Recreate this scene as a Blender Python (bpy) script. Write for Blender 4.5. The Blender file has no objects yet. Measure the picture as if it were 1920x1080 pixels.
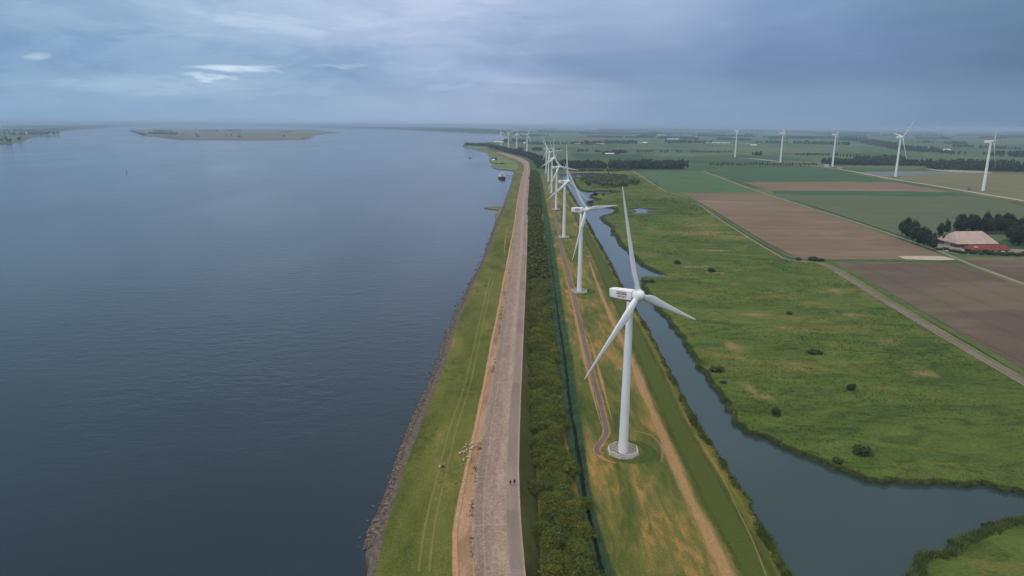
import bpy, math, random
import numpy as np
from mathutils import Vector, Matrix
from mathutils.geometry import delaunay_2d_cdt
random.seed(7); RNG = np.random.default_rng(7)
S = bpy.context.scene
COL = S.collection
rad = math.radians

# ------------------------------------------------------------------ camera
CAMH = 103.0; FPX = 1280.0; PITCH = rad(13.38); ROLL = rad(0.33)
_rt0 = np.array([1., 0, 0]); _up0 = np.array([0, math.sin(PITCH), math.cos(PITCH)])
FW = np.array([0, math.cos(PITCH), -math.sin(PITCH)])
RT = _rt0*math.cos(ROLL)+_up0*math.sin(ROLL); UP = _up0*math.cos(ROLL)-_rt0*math.sin(ROLL)
cam_d = bpy.data.cameras.new('camera'); cam = bpy.data.objects.new('camera', cam_d); COL.objects.link(cam)
cam_d.sensor_width = 36; cam_d.lens = 36*FPX/1920; cam_d.clip_start = 1; cam_d.clip_end = 200000
M = Matrix(((RT[0], UP[0], -FW[0], 0), (RT[1], UP[1], -FW[1], 0), (RT[2], UP[2], -FW[2], CAMH), (0, 0, 0, 1)))
cam.matrix_world = M
S.camera = cam

# ------------------------------------------------------------------ world, sun, exposure
S.view_settings.view_transform = 'Standard'; S.view_settings.look = 'None'
S.view_settings.exposure = 0.0; S.view_settings.gamma = 1.0
SUN_EL, SUN_AZ = rad(42), rad(-125)     # sun behind the cloud deck
W = bpy.data.worlds.new('World'); S.world = W; W.use_nodes = True
def build_world():
    nt = W.node_tree; N = nt.nodes; L = nt.links
    N.clear()
    out = N.new('ShaderNodeOutputWorld'); bg = N.new('ShaderNodeBackground'); L.new(bg.outputs[0], out.inputs[0])
    def V(x): return x
    def math_(op, a, b=None, c=None, clamp=False):
        n = N.new('ShaderNodeMath'); n.operation = op; n.use_clamp = clamp
        for i, q in enumerate((a, b, c)):
            if q is None: continue
            if isinstance(q, (int, float)): n.inputs[i].default_value = q
            else: L.new(q, n.inputs[i])
        return n.outputs[0]
    def ramp(fac, stops, interp='EASE'):
        n = N.new('ShaderNodeValToRGB'); n.color_ramp.interpolation = interp
        e = n.color_ramp.elements
        while len(e) > 1: e.remove(e[-1])
        e[0].position = stops[0][0]; e[0].color = (*stops[0][1], 1)
        for p, c in stops[1:]:
            q = e.new(p); q.color = (*c, 1)
        L.new(fac, n.inputs[0]); return n.outputs[0]
    def mix(fac, a, b, mode='MIX'):
        n = N.new('ShaderNodeMix'); n.data_type = 'RGBA'; n.blend_type = mode
        for s, q in ((n.inputs[0], fac), (n.inputs[6], a), (n.inputs[7], b)):
            if isinstance(q, (int, float)): s.default_value = q
            elif isinstance(q, tuple): s.default_value = (*q, 1)
            else: L.new(q, s)
        return n.outputs[2]
    tc = N.new('ShaderNodeTexCoord'); sp = N.new('ShaderNodeSeparateXYZ'); L.new(tc.outputs['Generated'], sp.inputs[0])
    x, y, z = sp.outputs
    sky = N.new('ShaderNodeTexSky'); sky.sky_type = 'NISHITA'; sky.sun_disc = False
    sky.sun_elevation = SUN_EL; sky.sun_rotation = SUN_AZ; sky.air_density = 1.5; sky.dust_density = 2.0
    skyc = mix(1.0, sky.outputs[0], (0.08, 0.08, 0.08), 'MULTIPLY')
    def noise(scale, sx, sy, sz, det=5, rough=.55, dist=0.0, off=(0, 0, 0)):
        m = N.new('ShaderNodeMapping'); m.inputs['Scale'].default_value = (sx, sy, sz); m.inputs['Location'].default_value = off
        L.new(tc.outputs['Generated'], m.inputs[0])
        n = N.new('ShaderNodeTexNoise'); n.inputs['Scale'].default_value = scale; n.inputs['Detail'].default_value = det
        n.inputs['Roughness'].default_value = rough; n.inputs['Distortion'].default_value = dist
        L.new(m.outputs[0], n.inputs['Vector']); return n.outputs[0]
    # broad colour of the cloud deck by compass direction
    azf = math_('MULTIPLY_ADD', x, 0.5, 0.5)       # 0 = far left ... 1 = far right
    wob = noise(1.6, 1, 1, 4, 4, .5, .3)
    azf = math_('ADD', azf, math_('MULTIPLY', math_('SUBTRACT', wob, .5), .22))
    low = ramp(azf, [(0.2, (.235, .385, .56)), (.35, (.29, .425, .59)), (.5, (.34, .435, .60)), (.62, (.22, .325, .49)), (.80, (.135, .235, .37))])
    mid = ramp(azf, [(0.2, (.20, .345, .53)), (.35, (.245, .385, .57)), (.48, (.30, .405, .61)), (.60, (.175, .27, .45)), (.70, (.125, .215, .38)), (.82, (.085, .16, .29))])
    top = ramp(azf, [(0.2, (.30, .44, .60)), (.35, (.38, .50, .67)), (.48, (.47, .555, .73)), (.60, (.35, .45, .64)), (.70, (.20, .305, .48)), (.82, (.115, .21, .34))])
    c = mix(ramp(z, [(0.0, (0, 0, 0)), (.035, (.15,)*3), (.075, (1, 1, 1))]), low, mid)
    c = mix(ramp(z, [(0.07, (0, 0, 0)), (.175, (1, 1, 1))]), c, top)
    # cloud relief: long flat streaks, stronger on the left
    n1 = noise(2.4, 1, 1, 6.0, 7, .58, .5, (3, 1, 0)); n2 = noise(6.5, 1, 1, 4.0, 6, .62, .6, (0, 7, 2))
    st = math_('ADD', math_('MULTIPLY', n1, .60), math_('MULTIPLY', n2, .40))
    stc = ramp(st, [(.36, (.66, .72, .80)), (.46, (.86, .89, .93)), (.53, (1.05, 1.03, 1.01)), (.62, (1.38, 1.26, 1.15)), (.70, (1.6, 1.42, 1.28))])
    amt = ramp(azf, [(.3, (1,)*3), (.5, (.8,)*3), (.65, (.28,)*3)])
    lowfade = ramp(z, [(0.0, (.12,)*3), (.05, (.85,)*3), (.09, (1,)*3)])
    c = mix(math_('MULTIPLY', amt, lowfade), c, mix(1.0, c, stc, 'MULTIPLY'))
    # thin bright gaps in the deck
    def gap(px, py, wx, wy, seed, thr=.52):
        d = FW + RT*(px-960)/FPX - UP*(py-540)/FPX
        cx, cz = d[0]/d[1], d[2]/d[1]
        gx = math_('DIVIDE', math_('SUBTRACT', math_('DIVIDE', x, math_('MAXIMUM', y, .05)), float(cx)), wx/FPX)
        nz = noise(11, 1, 1, 4.5, 5, .6, .8, (seed, 0, 0))
        gz0 = math_('SUBTRACT', math_('DIVIDE', z, math_('MAXIMUM', y, .05)), float(cz))
        gz = math_('DIVIDE', math_('ADD', gz0, math_('MULTIPLY', math_('SUBTRACT', nz, .5), .034)), wy/FPX)
        r = math_('ADD', math_('MULTIPLY', gx, gx), math_('MULTIPLY', gz, gz))
        front = math_('GREATER_THAN', y, .3)
        nn = noise(22, 1, 1, 7, 4, .6, .4, (seed+4, 2, 0))
        v = math_('SUBTRACT', 1.0, math_('ADD', r, math_('MULTIPLY', nn, thr)))
        return math_('MULTIPLY', math_('MULTIPLY', v, 1.5, clamp=True), front, clamp=True)
    g = math_('MAXIMUM', gap(430, 126, 135, 12, 1.0, .95), gap(400, 141, 80, 7, 5.0, .9))
    g = math_('MAXIMUM', g, math_('MULTIPLY', gap(70, 103, 42, 12, 9.0, .9), .5))
    g = math_('MAXIMUM', g, math_('MULTIPLY', gap(640, 124, 70, 5, 2.0), .25))
    g = math_('MAXIMUM', g, math_('MULTIPLY', gap(835, 165, 60, 9, 12.0), .16))
    c = mix(g, c, (.60, .74, .86))
    # the deck overhead is much brighter than near the horizon
    over = ramp(z, [(0.22, (0, 0, 0)), (.50, (.12,)*3), (.92, (1, 1, 1))])
    c = mix(over, c, (2.14, 2.08, 1.98))
    c = mix(1.0, c, mix(ramp(z, [(.19, (0, 0, 0)), (.3, (1, 1, 1))]), (1.13, 1.14, 1.17), (1, 1, 1)), 'MULTIPLY')
    c = mix(.90, skyc, c)
    L.new(c, bg.inputs[0]); bg.inputs[1].default_value = 1.0
build_world()
sd = bpy.data.lights.new('sun', 'SUN'); sd.energy = 0.9; sd.angle = rad(22); sd.color = (1, .96, .9)
sun = bpy.data.objects.new('sun', sd); COL.objects.link(sun)
_sv = Vector((math.sin(SUN_AZ)*math.cos(SUN_EL), math.cos(SUN_AZ)*math.cos(SUN_EL), math.sin(SUN_EL)))
sun.rotation_euler = _sv.to_track_quat('Z', 'Y').to_euler()
sun.location = (0, 0, 400)
try:
    S.cycles.max_bounces = 6; S.cycles.volume_bounces = 1; S.cycles.transparent_max_bounces = 12
except Exception: pass

# ------------------------------------------------------------------ helpers
def G(px, py, z=0.0):
    """ground point that the photo's pixel (px,py) shows, on the level z"""
    d = FW + RT*(px-960)/FPX - UP*(py-540)/FPX
    t = (z-CAMH)/d[2]
    p = np.array([0, 0, CAMH])+t*d
    return np.array([p[0], p[1], z])
def tag(o, label=None, cat=None, group=None, kind=None):
    for k, v in (('label', label), ('category', cat), ('group', group), ('kind', kind)):
        if v: o[k] = v
    return o
def link(name, me, parent=None):
    o = bpy.data.objects.new(name, me); COL.objects.link(o)
    if parent is not None: o.parent = parent
    return o
def empty(name, loc, rz=0.0, scale=None):
    o = bpy.data.objects.new(name, None); COL.objects.link(o); o.location = loc; o.rotation_euler = (0, 0, rz)
    o.empty_display_size = .5
    if scale: o.scale = (scale,)*3 if isinstance(scale, (int, float)) else scale
    return o
def mesh(name, v, f, mats=None, smooth=False, uv=None, midx=None):
    me = bpy.data.meshes.new(name)
    v = np.asarray(v, dtype=np.float32)
    if isinstance(f, np.ndarray):
        k = f.shape[1]; nf = f.shape[0]
        me.vertices.add(len(v)); me.vertices.foreach_set('co', v.ravel())
        me.loops.add(nf*k); me.loops.foreach_set('vertex_index', f.astype(np.int32).ravel())
        me.polygons.add(nf); me.polygons.foreach_set('loop_start', np.arange(nf, dtype=np.int32)*k)
        me.polygons.foreach_set('loop_total', np.full(nf, k, dtype=np.int32))
        me.update(calc_edges=True)
    else:
        me.from_pydata([tuple(map(float, q)) for q in v], [], [tuple(int(a) for a in q) for q in f])
    if mats is not None:
        for m in (mats if isinstance(mats, (list, tuple)) else [mats]): me.materials.append(m)
    if midx is not None: me.polygons.foreach_set('material_index', np.asarray(midx, dtype=np.int32))
    if uv is not None:
        l = me.uv_layers.new(name='UVMap'); vi = np.empty(len(me.loops), dtype=np.int32); me.loops.foreach_get('vertex_index', vi)
        l.data.foreach_set('uv', np.asarray(uv, dtype=np.float32)[vi].ravel())
    me.polygons.foreach_set('use_smooth', np.full(len(me.polygons), bool(smooth)))
    me.update(); return me
class MB:
    """collects simple solids into one mesh"""
    def __init__(s): s.v = []; s.f = []; s.m = []
    def add(s, v, f, mi=0):
        b = len(s.v); s.v += [tuple(map(float, q)) for q in v]; s.f += [tuple(b+i for i in q) for q in f]; s.m += [mi]*len(f); return s
    def box(s, x0, x1, y0, y1, z0, z1, mi=0):
        v = [(x0, y0, z0), (x1, y0, z0), (x1, y1, z0), (x0, y1, z0), (x0, y0, z1), (x1, y0, z1), (x1, y1, z1), (x0, y1, z1)]
        return s.add(v, [(0, 3, 2, 1), (4, 5, 6, 7), (0, 1, 5, 4), (1, 2, 6, 5), (2, 3, 7, 6), (3, 0, 4, 7)], mi)
    def tube(s, a, b, r0, r1=None, n=8, mi=0, caps=True):
        a = Vector(a); b = Vector(b); r1 = r0 if r1 is None else r1
        q = (b-a).to_track_quat('Z', 'Y'); v = []
        for c, r in ((a, r0), (b, r1)):
            for i in range(n):
                t = 2*math.pi*i/n; v.append(c+q @ Vector((r*math.cos(t), r*math.sin(t), 0)))
        f = [(i, (i+1) % n, n+(i+1) % n, n+i) for i in range(n)]
        if caps: f += [tuple(range(n-1, -1, -1)), tuple(range(n, 2*n))]
        return s.add(v, f, mi)
    def rings(s, rings, mi=0, caps=True):
        n = len(rings[0]); v = [p for r in rings for p in r]; f = []
        for k in range(len(rings)-1):
            for i in range(n): f.append((k*n+i, k*n+(i+1) % n, (k+1)*n+(i+1) % n, (k+1)*n+i))
        if caps: f += [tuple(range(n-1, -1, -1)), tuple((len(rings)-1)*n+i for i in range(n))]
        return s.add(v, f, mi)
    def build(s, name, mats, parent=None, smooth=False):
        return link(name, mesh(name, s.v, s.f, mats, smooth, midx=s.m), parent)
def smooth_by_angle(o, deg=40):
    try:
        me = o.data; me.polygons.foreach_set('use_smooth', np.ones(len(me.polygons), dtype=bool)); me.set_sharp_from_angle(angle=rad(deg))
    except Exception: pass
    return o

# ------------------------------------------------------------------ materials
class NT:
    def __init__(s, name):
        s.mat = bpy.data.materials.new(name); s.mat.use_nodes = True; s.t = s.mat.node_tree
        s.N = s.t.nodes; s.L = s.t.links; s.b = s.N['Principled BSDF']; s.out = s.N['Material Output']
        s.tc = s.N.new('ShaderNodeTexCoord')
    def put(s, sock, q):
        if isinstance(q, (int, float)): sock.default_value = q
        elif isinstance(q, tuple): sock.default_value = (*q, 1) if len(q) == 3 else q
        else: s.L.new(q, sock)
    def coord(s, kind='Object', scale=(1, 1, 1), rot=0.0, loc=(0, 0, 0)):
        m = s.N.new('ShaderNodeMapping'); m.inputs['Scale'].default_value = scale; m.inputs['Rotation'].default_value = (0, 0, rot); m.inputs['Location'].default_value = loc
        s.L.new(s.tc.outputs[kind], m.inputs[0]); return m.outputs[0]
    def noise(s, scale, det=4, rough=.55, dist=0, vec=None):
        n = s.N.new('ShaderNodeTexNoise'); n.inputs['Scale'].default_value = scale; n.inputs['Detail'].default_value = det
        n.inputs['Roughness'].default_value = rough; n.inputs['Distortion'].default_value = dist
        s.L.new(vec if vec is not None else s.coord(), n.inputs['Vector']); return n.outputs[0]
    def ramp(s, fac, stops, interp='LINEAR'):
        n = s.N.new('ShaderNodeValToRGB'); n.color_ramp.interpolation = interp; e = n.color_ramp.elements
        while len(e) > 1: e.remove(e[-1])
        c0 = stops[0][1]; e[0].position = stops[0][0]; e[0].color = (*c0, 1) if isinstance(c0, tuple) else (c0, c0, c0, 1)
        for p, c in stops[1:]:
            q = e.new(p); q.color = (*c, 1) if isinstance(c, tuple) else (c, c, c, 1)
        s.put(n.inputs[0], fac); return n.outputs[0]
    def mix(s, fac, a, b, mode='MIX'):
        n = s.N.new('ShaderNodeMix'); n.data_type = 'RGBA'; n.blend_type = mode
        s.put(n.inputs[0], fac); s.put(n.inputs[6], a); s.put(n.inputs[7], b); return n.outputs[2]
    def math(s, op, a, b=None, clamp=False):
        n = s.N.new('ShaderNodeMath'); n.operation = op; n.use_clamp = clamp; s.put(n.inputs[0], a)
        if b is not None: s.put(n.inputs[1], b)
        return n.outputs[0]
    def bump(s, h, strength=.5, dist=.2):
        n = s.N.new('ShaderNodeBump'); n.inputs['Strength'].default_value = strength; n.inputs['Distance'].default_value = dist
        s.L.new(h, n.inputs['Height']); s.L.new(n.outputs[0], s.b.inputs['Normal'])
    def done(s, col, rough=.9, spec=.2, metal=0.0):
        s.put(s.b.inputs['Base Color'], col); s.put(s.b.inputs['Roughness'], rough)
        s.b.inputs['Specular IOR Level'].default_value = spec; s.b.inputs['Metallic'].default_value = metal; return s.mat
def plain(name, col, rough=.6, spec=.4, var=.12, scale=2.0, metal=0.0):
    t = NT(name); n = t.noise(scale, 5, .6)
    return t.done(t.mix(1.0, col, t.ramp(n, [(.3, 1-var), (.7, 1+var)]), 'MULTIPLY'), rough, spec, metal)
def patchy(name, stops, big=.02, mid=.15, fine=1.2, stretch=(1, 1, 1), rot=0.0, bump=.5, micro=.35, bd=.25, contrast=1.0):
    """grass or soil: broad patches, middle patches and fine grain in object space"""
    t = NT(name)
    v = t.coord('Object', stretch, rot)
    a = t.noise(big, 4, .6, .8, v); b = t.noise(mid, 5, .65, .5, v); c = t.noise(fine, 5, .7, 0, t.coord())
    f = t.math('ADD', t.math('MULTIPLY', a, .5), t.math('ADD', t.math('MULTIPLY', b, .35), t.math('MULTIPLY', c, .15)))
    col = t.ramp(f, stops)
    g = t.noise(fine*2.1, 4, .7, 0, t.coord('Object', (1, .6, 1), rot))
    col = t.mix(1.0, col, t.ramp(g, [(.25, 1-micro), (.5, 1.0), (.75, 1+micro)]), 'MULTIPLY')
    t.bump(t.math('ADD', g, t.math('MULTIPLY', b, 2.0)), bump, bd)
    return t.done(col, .95, .12)
GRASS_DIKE = patchy('dike_grass', [(.36, (.036, .048, .010)), (.45, (.068, .080, .014)), (.55, (.098, .104, .022)), (.64, (.175, .130, .045))], .022, .14, 1.1, (1, .45, 1), micro=.42)
GRASS_SLOPE = patchy('slope_grass', [(.34, (.026, .036, .009)), (.5, (.045, .055, .013)), (.66, (.085, .082, .025))], .03, .2, 1.2)
LAWN = patchy('lawn_grass', [(.38, (.040, .056, .012)), (.47, (.074, .084, .018)), (.53, (.118, .104, .028)), (.575, (.205, .130, .038)), (.675, (.32, .19, .066))], .07, .40, 1.8, (1, .22, 1), rad(-2), micro=.6)
MOWN = patchy('mown_grass', [(.34, (.050, .070, .010)), (.5, (.075, .095, .012)), (.66, (.12, .115, .018))], .02, .12, 1.2, (1, .3, 1), micro=.15, bump=.25)
RINGG = patchy('lush_grass', [(.34, (.035, .065, .012)), (.5, (.055, .085, .015)), (.66, (.09, .11, .02))], .06, .3, 1.4)
MARSH_STOPS = [(.36, (.031, .056, .013)), (.44, (.052, .082, .017)), (.51, (.074, .101, .021)), (.565, (.112, .112, .030)), (.61, (.165, .135, .050)), (.70, (.28, .195, .09))]
def marsh_mat(name, gain=1.0, bumpy=True):
    t = NT(name)
    v = t.coord('Object', (1, 1, 1), rad(12)); w = t.coord('Object', (.55, 1.25, 1), rad(-4))
    a = t.noise(.006, 4, .6, 1.2, v); b = t.noise(.035, 6, .65, 1.0, w); c = t.noise(.5, 5, .7, .2, t.coord())
    f = t.math('ADD', t.math('MULTIPLY', a, .46), t.math('ADD', t.math('MULTIPLY', b, .40), t.math('MULTIPLY', c, .14)))
    stops = [(p, tuple(q*gain for q in cc)) for p, cc in MARSH_STOPS]
    col = t.ramp(f, stops)
    g = t.noise(1.6, 4, .7, 0, t.coord('Object', (.5, 1, 1)))
    h = t.noise(.11, 4, .6, 1.5, w)
    col = t.mix(1.0, col, t.ramp(g, [(.25, .6), (.5, 1.0), (.75, 1.38)]), 'MULTIPLY')
    col = t.mix(1.0, col, t.ramp(h, [(.32, .66), (.47, 1.0), (.7, 1.2)]), 'MULTIPLY')
    if bumpy: t.bump(t.math('ADD', g, t.math('MULTIPLY', h, 4.0)), .8, .5)
    return t.done(col, .95, .1)
MARSH = marsh_mat('marsh_grass'); MARSHT = marsh_mat('marsh_tufts', 1.45, False)
def land_mat():
    """main land: marsh near, polder fields as rectangles of crop far away"""
    t = NT('polder_land')
    v = t.coord('Object', (1, 1, 1), rad(2.8))
    def brick(w, h, seedoff, mortar):
        b = t.N.new('ShaderNodeTexBrick'); b.offset = .37; b.offset_frequency = 2; b.squash = 1.6; b.squash_frequency = 3
        b.inputs['Scale'].default_value = 1.0; b.inputs['Brick Width'].default_value = w; b.inputs['Row Height'].default_value = h
        b.inputs['Mortar Size'].default_value = mortar; b.inputs['Mortar Smooth'].default_value = .2; b.inputs['Bias'].default_value = 0
        b.inputs['Color1'].default_value = (0, 0, 0, 1); b.inputs['Color2'].default_value = (1, 1, 1, 1); b.inputs['Mortar'].default_value = (.5, .5, .5, 1)
        m = t.N.new('ShaderNodeMapping'); m.inputs['Location'].default_value = seedoff; t.L.new(v, m.inputs[0]); t.L.new(m.outputs[0], b.inputs['Vector'])
        return b
    b1 = brick(520, 210, (130, 40, 0), 5.0); b2 = brick(260, 640, (70, 350, 0), 4.0)
    f = t.math('ADD', t.math('MULTIPLY', b1.outputs[0], .55), t.math('MULTIPLY', b2.outputs[0], .45))
    n = t.noise(.004, 3, .5, 0, v); f = t.math('ADD', t.math('MULTIPLY', f, .8), t.math('MULTIPLY', n, .25))
    crops = t.ramp(f, [(.0, (.026, .058, .024)), (.28, (.040, .078, .028)), (.42, (.060, .092, .036)), (.55, (.085, .105, .042)), (.68, (.036, .070, .032)), (.84, (.12, .12, .062)), (.93, (.17, .125, .085))], 'CONSTANT')
    crops = t.mix(1.0, crops, t.ramp(t.noise(.02, 5, .6, .4, v), [(.3, .8), (.7, 1.2)]), 'MULTIPLY')
    crops = t.mix(b1.outputs[1], crops, (.045, .07, .025))
    return t.done(crops, .95, .1)
LAND = land_mat()
def rows(name, c1, c2, rot, pitch=1.5, patch=(.06, .03), amp=.12, extra=None):
    t = NT(name); v = t.coord('Object', (1, 1, 1), rot)
    n = t.noise(patch[1], 5, .6, .6, t.coord('Object', (.35, 1, 1), rot)); col = t.ramp(n, [(.33, c1), (.67, c2)])
    if extra: col = t.mix(t.ramp(t.noise(.012, 5, .65, 1.0, t.coord('Object', (.3, 1.0, 1), rot, (40, 9, 0))), [(.52, 0.0), (.68, .8)]), col, extra)
    w = t.N.new('ShaderNodeTexWave'); w.wave_type = 'BANDS'; w.bands_direction = 'Y'; w.inputs['Scale'].default_value = .314/pitch*1.0
    w.inputs['Distortion'].default_value = .6; w.inputs['Detail'].default_value = 1; t.L.new(v, w.inputs['Vector'])
    w2 = t.N.new('ShaderNodeTexWave'); w2.wave_type = 'BANDS'; w2.bands_direction = 'Y'; w2.inputs['Scale'].default_value = .314/24; w2.inputs['Distortion'].default_value = .25; t.L.new(v, w2.inputs['Vector'])
    col = t.mix(1.0, col, t.ramp(w2.outputs[1], [(0, .87), (.05, 1.0), (1, 1.03)]), 'MULTIPLY')
    g = t.noise(1.1, 4, .7, 0, t.coord())
    col = t.mix(1.0, col, t.ramp(w.outputs[1], [(0, 1-amp), (1, 1+amp)]), 'MULTIPLY')
    col = t.mix(1.0, col, t.ramp(g, [(.3, .86), (.7, 1.12)]), 'MULTIPLY')
    return t.done(col, .95, .1)
R0 = rad(3)
SOIL1 = rows('ploughed_soil', (.120, .082, .055), (.16, .112, .074), R0, 5.0, amp=.14, extra=(.20, .14, .105))
SOIL2 = rows('seeded_soil', (.080, .060, .043), (.105, .076, .056), R0+1.57, 3.0, extra=(.13, .115, .07))
CROP1 = rows('dark_crop', (.045, .090, .036), (.062, .110, .042), R0, 3.0)
CROP2 = rows('deep_crop', (.032, .072, .034), (.042, .086, .040), R0, 3.0)
CROP3 = rows('pale_crop', (.062, .082, .044), (.086, .100, .052), R0, 6.0, extra=(.06, .09, .04))
OLIVE = rows('stubble_field', (.11, .105, .05), (.145, .128, .062), R0, 9.0, extra=(.09, .105, .09))
GREYF = rows('seedling_field', (.10, .115, .115), (.14, .15, .15), R0, 6.0)
def soft(name, c1, c2, edge=.28, cover=.8, big=.08, gain=2.0, brk=.6):
    """worn strip whose edges break up into the grass; u runs 0..1 across"""
    t = NT(name); uv = t.N.new('ShaderNodeSeparateXYZ'); t.L.new(t.tc.outputs['UV'], uv.inputs[0])
    d = t.math('MULTIPLY', t.math('ABSOLUTE', t.math('SUBTRACT', uv.outputs[0], .5)), 2.0)
    n = t.noise(big, 6, .65, .4, t.coord('Object', (1, .4, 1))); m = t.noise(1.0, 5, .7, 0)
    q = t.math('ADD', t.math('MULTIPLY', n, brk*1.3), t.math('MULTIPLY', m, .45))
    e = t.math('SUBTRACT', t.math('SUBTRACT', 1.0+.5*brk, d), q)
    fac = t.math('MULTIPLY', t.math('MULTIPLY', e, gain, True), cover, True)
    col = t.ramp(m, [(.3, c1), (.7, c2)]); mt = t.done(col, .95, .1)
    tr = t.N.new('ShaderNodeBsdfTransparent'); ms = t.N.new('ShaderNodeMixShader')
    t.L.new(fac, ms.inputs[0]); t.L.new(tr.outputs[0], ms.inputs[1]); t.L.new(t.b.outputs[0], ms.inputs[2]); t.L.new(ms.outputs[0], t.out.inputs[0])
    return mt
TRAIL = soft('dry_trail', (.24, .14, .06), (.40, .25, .12), cover=.75, brk=.9, gain=2.6)
TRAILP = soft('pale_wheel_track', (.30, .21, .10), (.40, .29, .15), cover=.38, gain=2)
DIRTS = soft('dry_earth', (.28, .135, .06), (.42, .22, .11), cover=.8)
GREENS = soft('green_patch', (.040, .070, .014), (.07, .10, .02), cover=.8)
FADEG = soft('faint_track', (.19, .17, .05), (.25, .22, .09), cover=.5, gain=3)
MDRY = soft('dry_reed_patch', (.20, .155, .06), (.32, .23, .11), cover=.6, brk=1.3, big=.14)
MGRN = soft('lush_marsh_patch', (.030, .060, .016), (.05, .085, .022), cover=.55, brk=.8)
SANDP = plain('pale_sand', (.33, .285, .22), .95, .1, .15, .3)
def dike_stone():
    t = NT('dike_block_paving'); uv = t.N.new('ShaderNodeSeparateXYZ'); t.L.new(t.tc.outputs['UV'], uv.inputs[0]); u = uv.outputs[0]
    base = t.ramp(u, [(0, (.26, .175, .130)), (.12, (.180, .136, .110)), (.30, (.185, .134, .105)), (.34, (.25, .182, .138)), (.38, (.20, .140, .110)), (.62, (.215, .153, .120)), (.86, (.26, .190, .147)), (1, (.23, .165, .127))])
    vo = t.N.new('ShaderNodeTexVoronoi'); vo.inputs['Scale'].default_value = 2.2; t.L.new(t.coord('Object', (1, 1, 0)), vo.inputs['Vector'])
    n = t.noise(.25, 6, .7, .4, t.coord('Object', (1.6, .35, 1))); g = t.noise(1.3, 5, .75)
    col = t.mix(1.0, base, t.ramp(vo.outputs['Color'], [(.2, .84), (.8, 1.14)]), 'MULTIPLY')
    col = t.mix(1.0, col, t.ramp(n, [(.3, .78), (.7, 1.2)]), 'MULTIPLY'); col = t.mix(1.0, col, t.ramp(g, [(.3, .72), (.7, 1.26)]), 'MULTIPLY')
    sp = t.ramp(t.noise(.9, 5, .7, .3, t.coord('Object', (1, .5, 1), 0, (9, 0, 0))), [(.62, 0.0), (.72, .7)])
    col = t.mix(t.math('MULTIPLY', sp, t.ramp(u, [(0, .9), (.25, .35), (.5, .15)])), col, (.085, .075, .04))
    # cross joints between paving bays
    v = t.math('FRACT', t.math('MULTIPLY', uv.outputs[1], .04)); col = t.mix(t.ramp(v, [(0, .28), (.012, .28), (.02, 0.0)], 'LINEAR'), col, (.38, .32, .26))
    t.bump(t.math('ADD', vo.outputs['Distance'], g), .5, .08); return t.done(col, .9, .2)
STONE = dike_stone()
def asphalt(name, c, edge=(.34, .27, .22), grass=(.10, .10, .04)):
    t = NT(name); uv = t.N.new('ShaderNodeSeparateXYZ'); t.L.new(t.tc.outputs['UV'], uv.inputs[0]); u = uv.outputs[0]
    n = t.noise(.12, 5, .6, .3, t.coord('Object', (2.5, .3, 1))); g = t.noise(2.2, 4, .7)
    col = t.ramp(n, [(.3, tuple(q*.85 for q in c)), (.7, tuple(q*1.18 for q in c))])
    col = t.mix(t.ramp(u, [(.0, .7), (.06, .15), (.12, 0.0), (.84, 0.0), (.9, .75), (1, .9)]), col, edge)
    col = t.mix(1.0, col, t.ramp(g, [(.3, .82), (.7, 1.18)]), 'MULTIPLY')
    sg = t.math('FRACT', t.math('MULTIPLY', uv.outputs[1], .011)); col = t.mix(1.0, col, t.ramp(sg, [(0, 1.0), (.45, .90), (.72, 1.05)], 'CONSTANT'), 'MULTIPLY')
    return t.done(col, .88, .25)
TRACKA = asphalt('track_asphalt', (.175, .132, .110), (.27, .195, .145)); PATHA = asphalt('path_asphalt', (.105, .078, .068), (.20, .125, .08))
ROADG = asphalt('farm_road', (.17, .14, .115), (.15, .13, .07)); LANE = asphalt('grey_lane', (.125, .10, .095), (.23, .17, .09))
GRAVEL = plain('grey_gravel', (.088, .070, .058), .95, .15, .5, .9)
ROCKM = NT('basalt_rock')
_o = ROCKM.N.new('ShaderNodeObjectInfo'); _n = ROCKM.noise(1.2, 5, .7)
ROCK = ROCKM.done(ROCKM.mix(1.0, ROCKM.ramp(ROCKM.noise(.9, 2, .5, 0, ROCKM.coord()), [(.35, (.045, .032, .026)), (.5, (.085, .064, .05)), (.65, (.16, .125, .095))]), ROCKM.ramp(_n, [(.3, .6), (.7, 1.4)]), 'MULTIPLY'), .9, .2)
MUD = plain('bank_mud', (.075, .06, .038), .95, .15, .3, .7)
def water(name, deep, rough, b1, b2, patch=.0015):
    t = NT(name)
    a = t.noise(patch, 4, .55, .6, t.coord('Object', (1, .55, 1), rad(20)))
    col = t.ramp(a, [(.3, tuple(q*.85 for q in deep)), (.7, tuple(q*1.2 for q in deep))])
    w1 = t.noise(.55, 3, .6, .4, t.coord('Object', (1, 1.9, 1), rad(-25))); w2 = t.noise(.09, 3, .55, .3, t.coord('Object', (1, 2.2, 1), rad(-20)))
    h = t.math('ADD', t.math('MULTIPLY', w1, b1), t.math('MULTIPLY', w2, b2))
    wp = t.ramp(t.noise(.004, 4, .6, .8, t.coord('Object', (1, .35, 1), rad(35))), [(.38, .25), (.5, .9), (.64, 1.9)])
    h = t.math('MULTIPLY', h, wp)
    n = t.N.new('ShaderNodeBump'); n.inputs['Strength'].default_value = 1.0; n.inputs['Distance'].default_value = 1.0
    t.L.new(h, n.inputs['Height']); t.L.new(n.outputs[0], t.b.inputs['Normal'])
    t.b.inputs['IOR'].default_value = 1.333
    r = t.ramp(a, [(.35, rough*.8), (.65, rough*1.25)])
    return t.done(col, r, .5)
RIVER = water('river_water', (.002, .013, .022), .09, .075, .24)
CANAL = water('canal_water', (.024, .043, .043), .08, .03, .06, .01)
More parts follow.
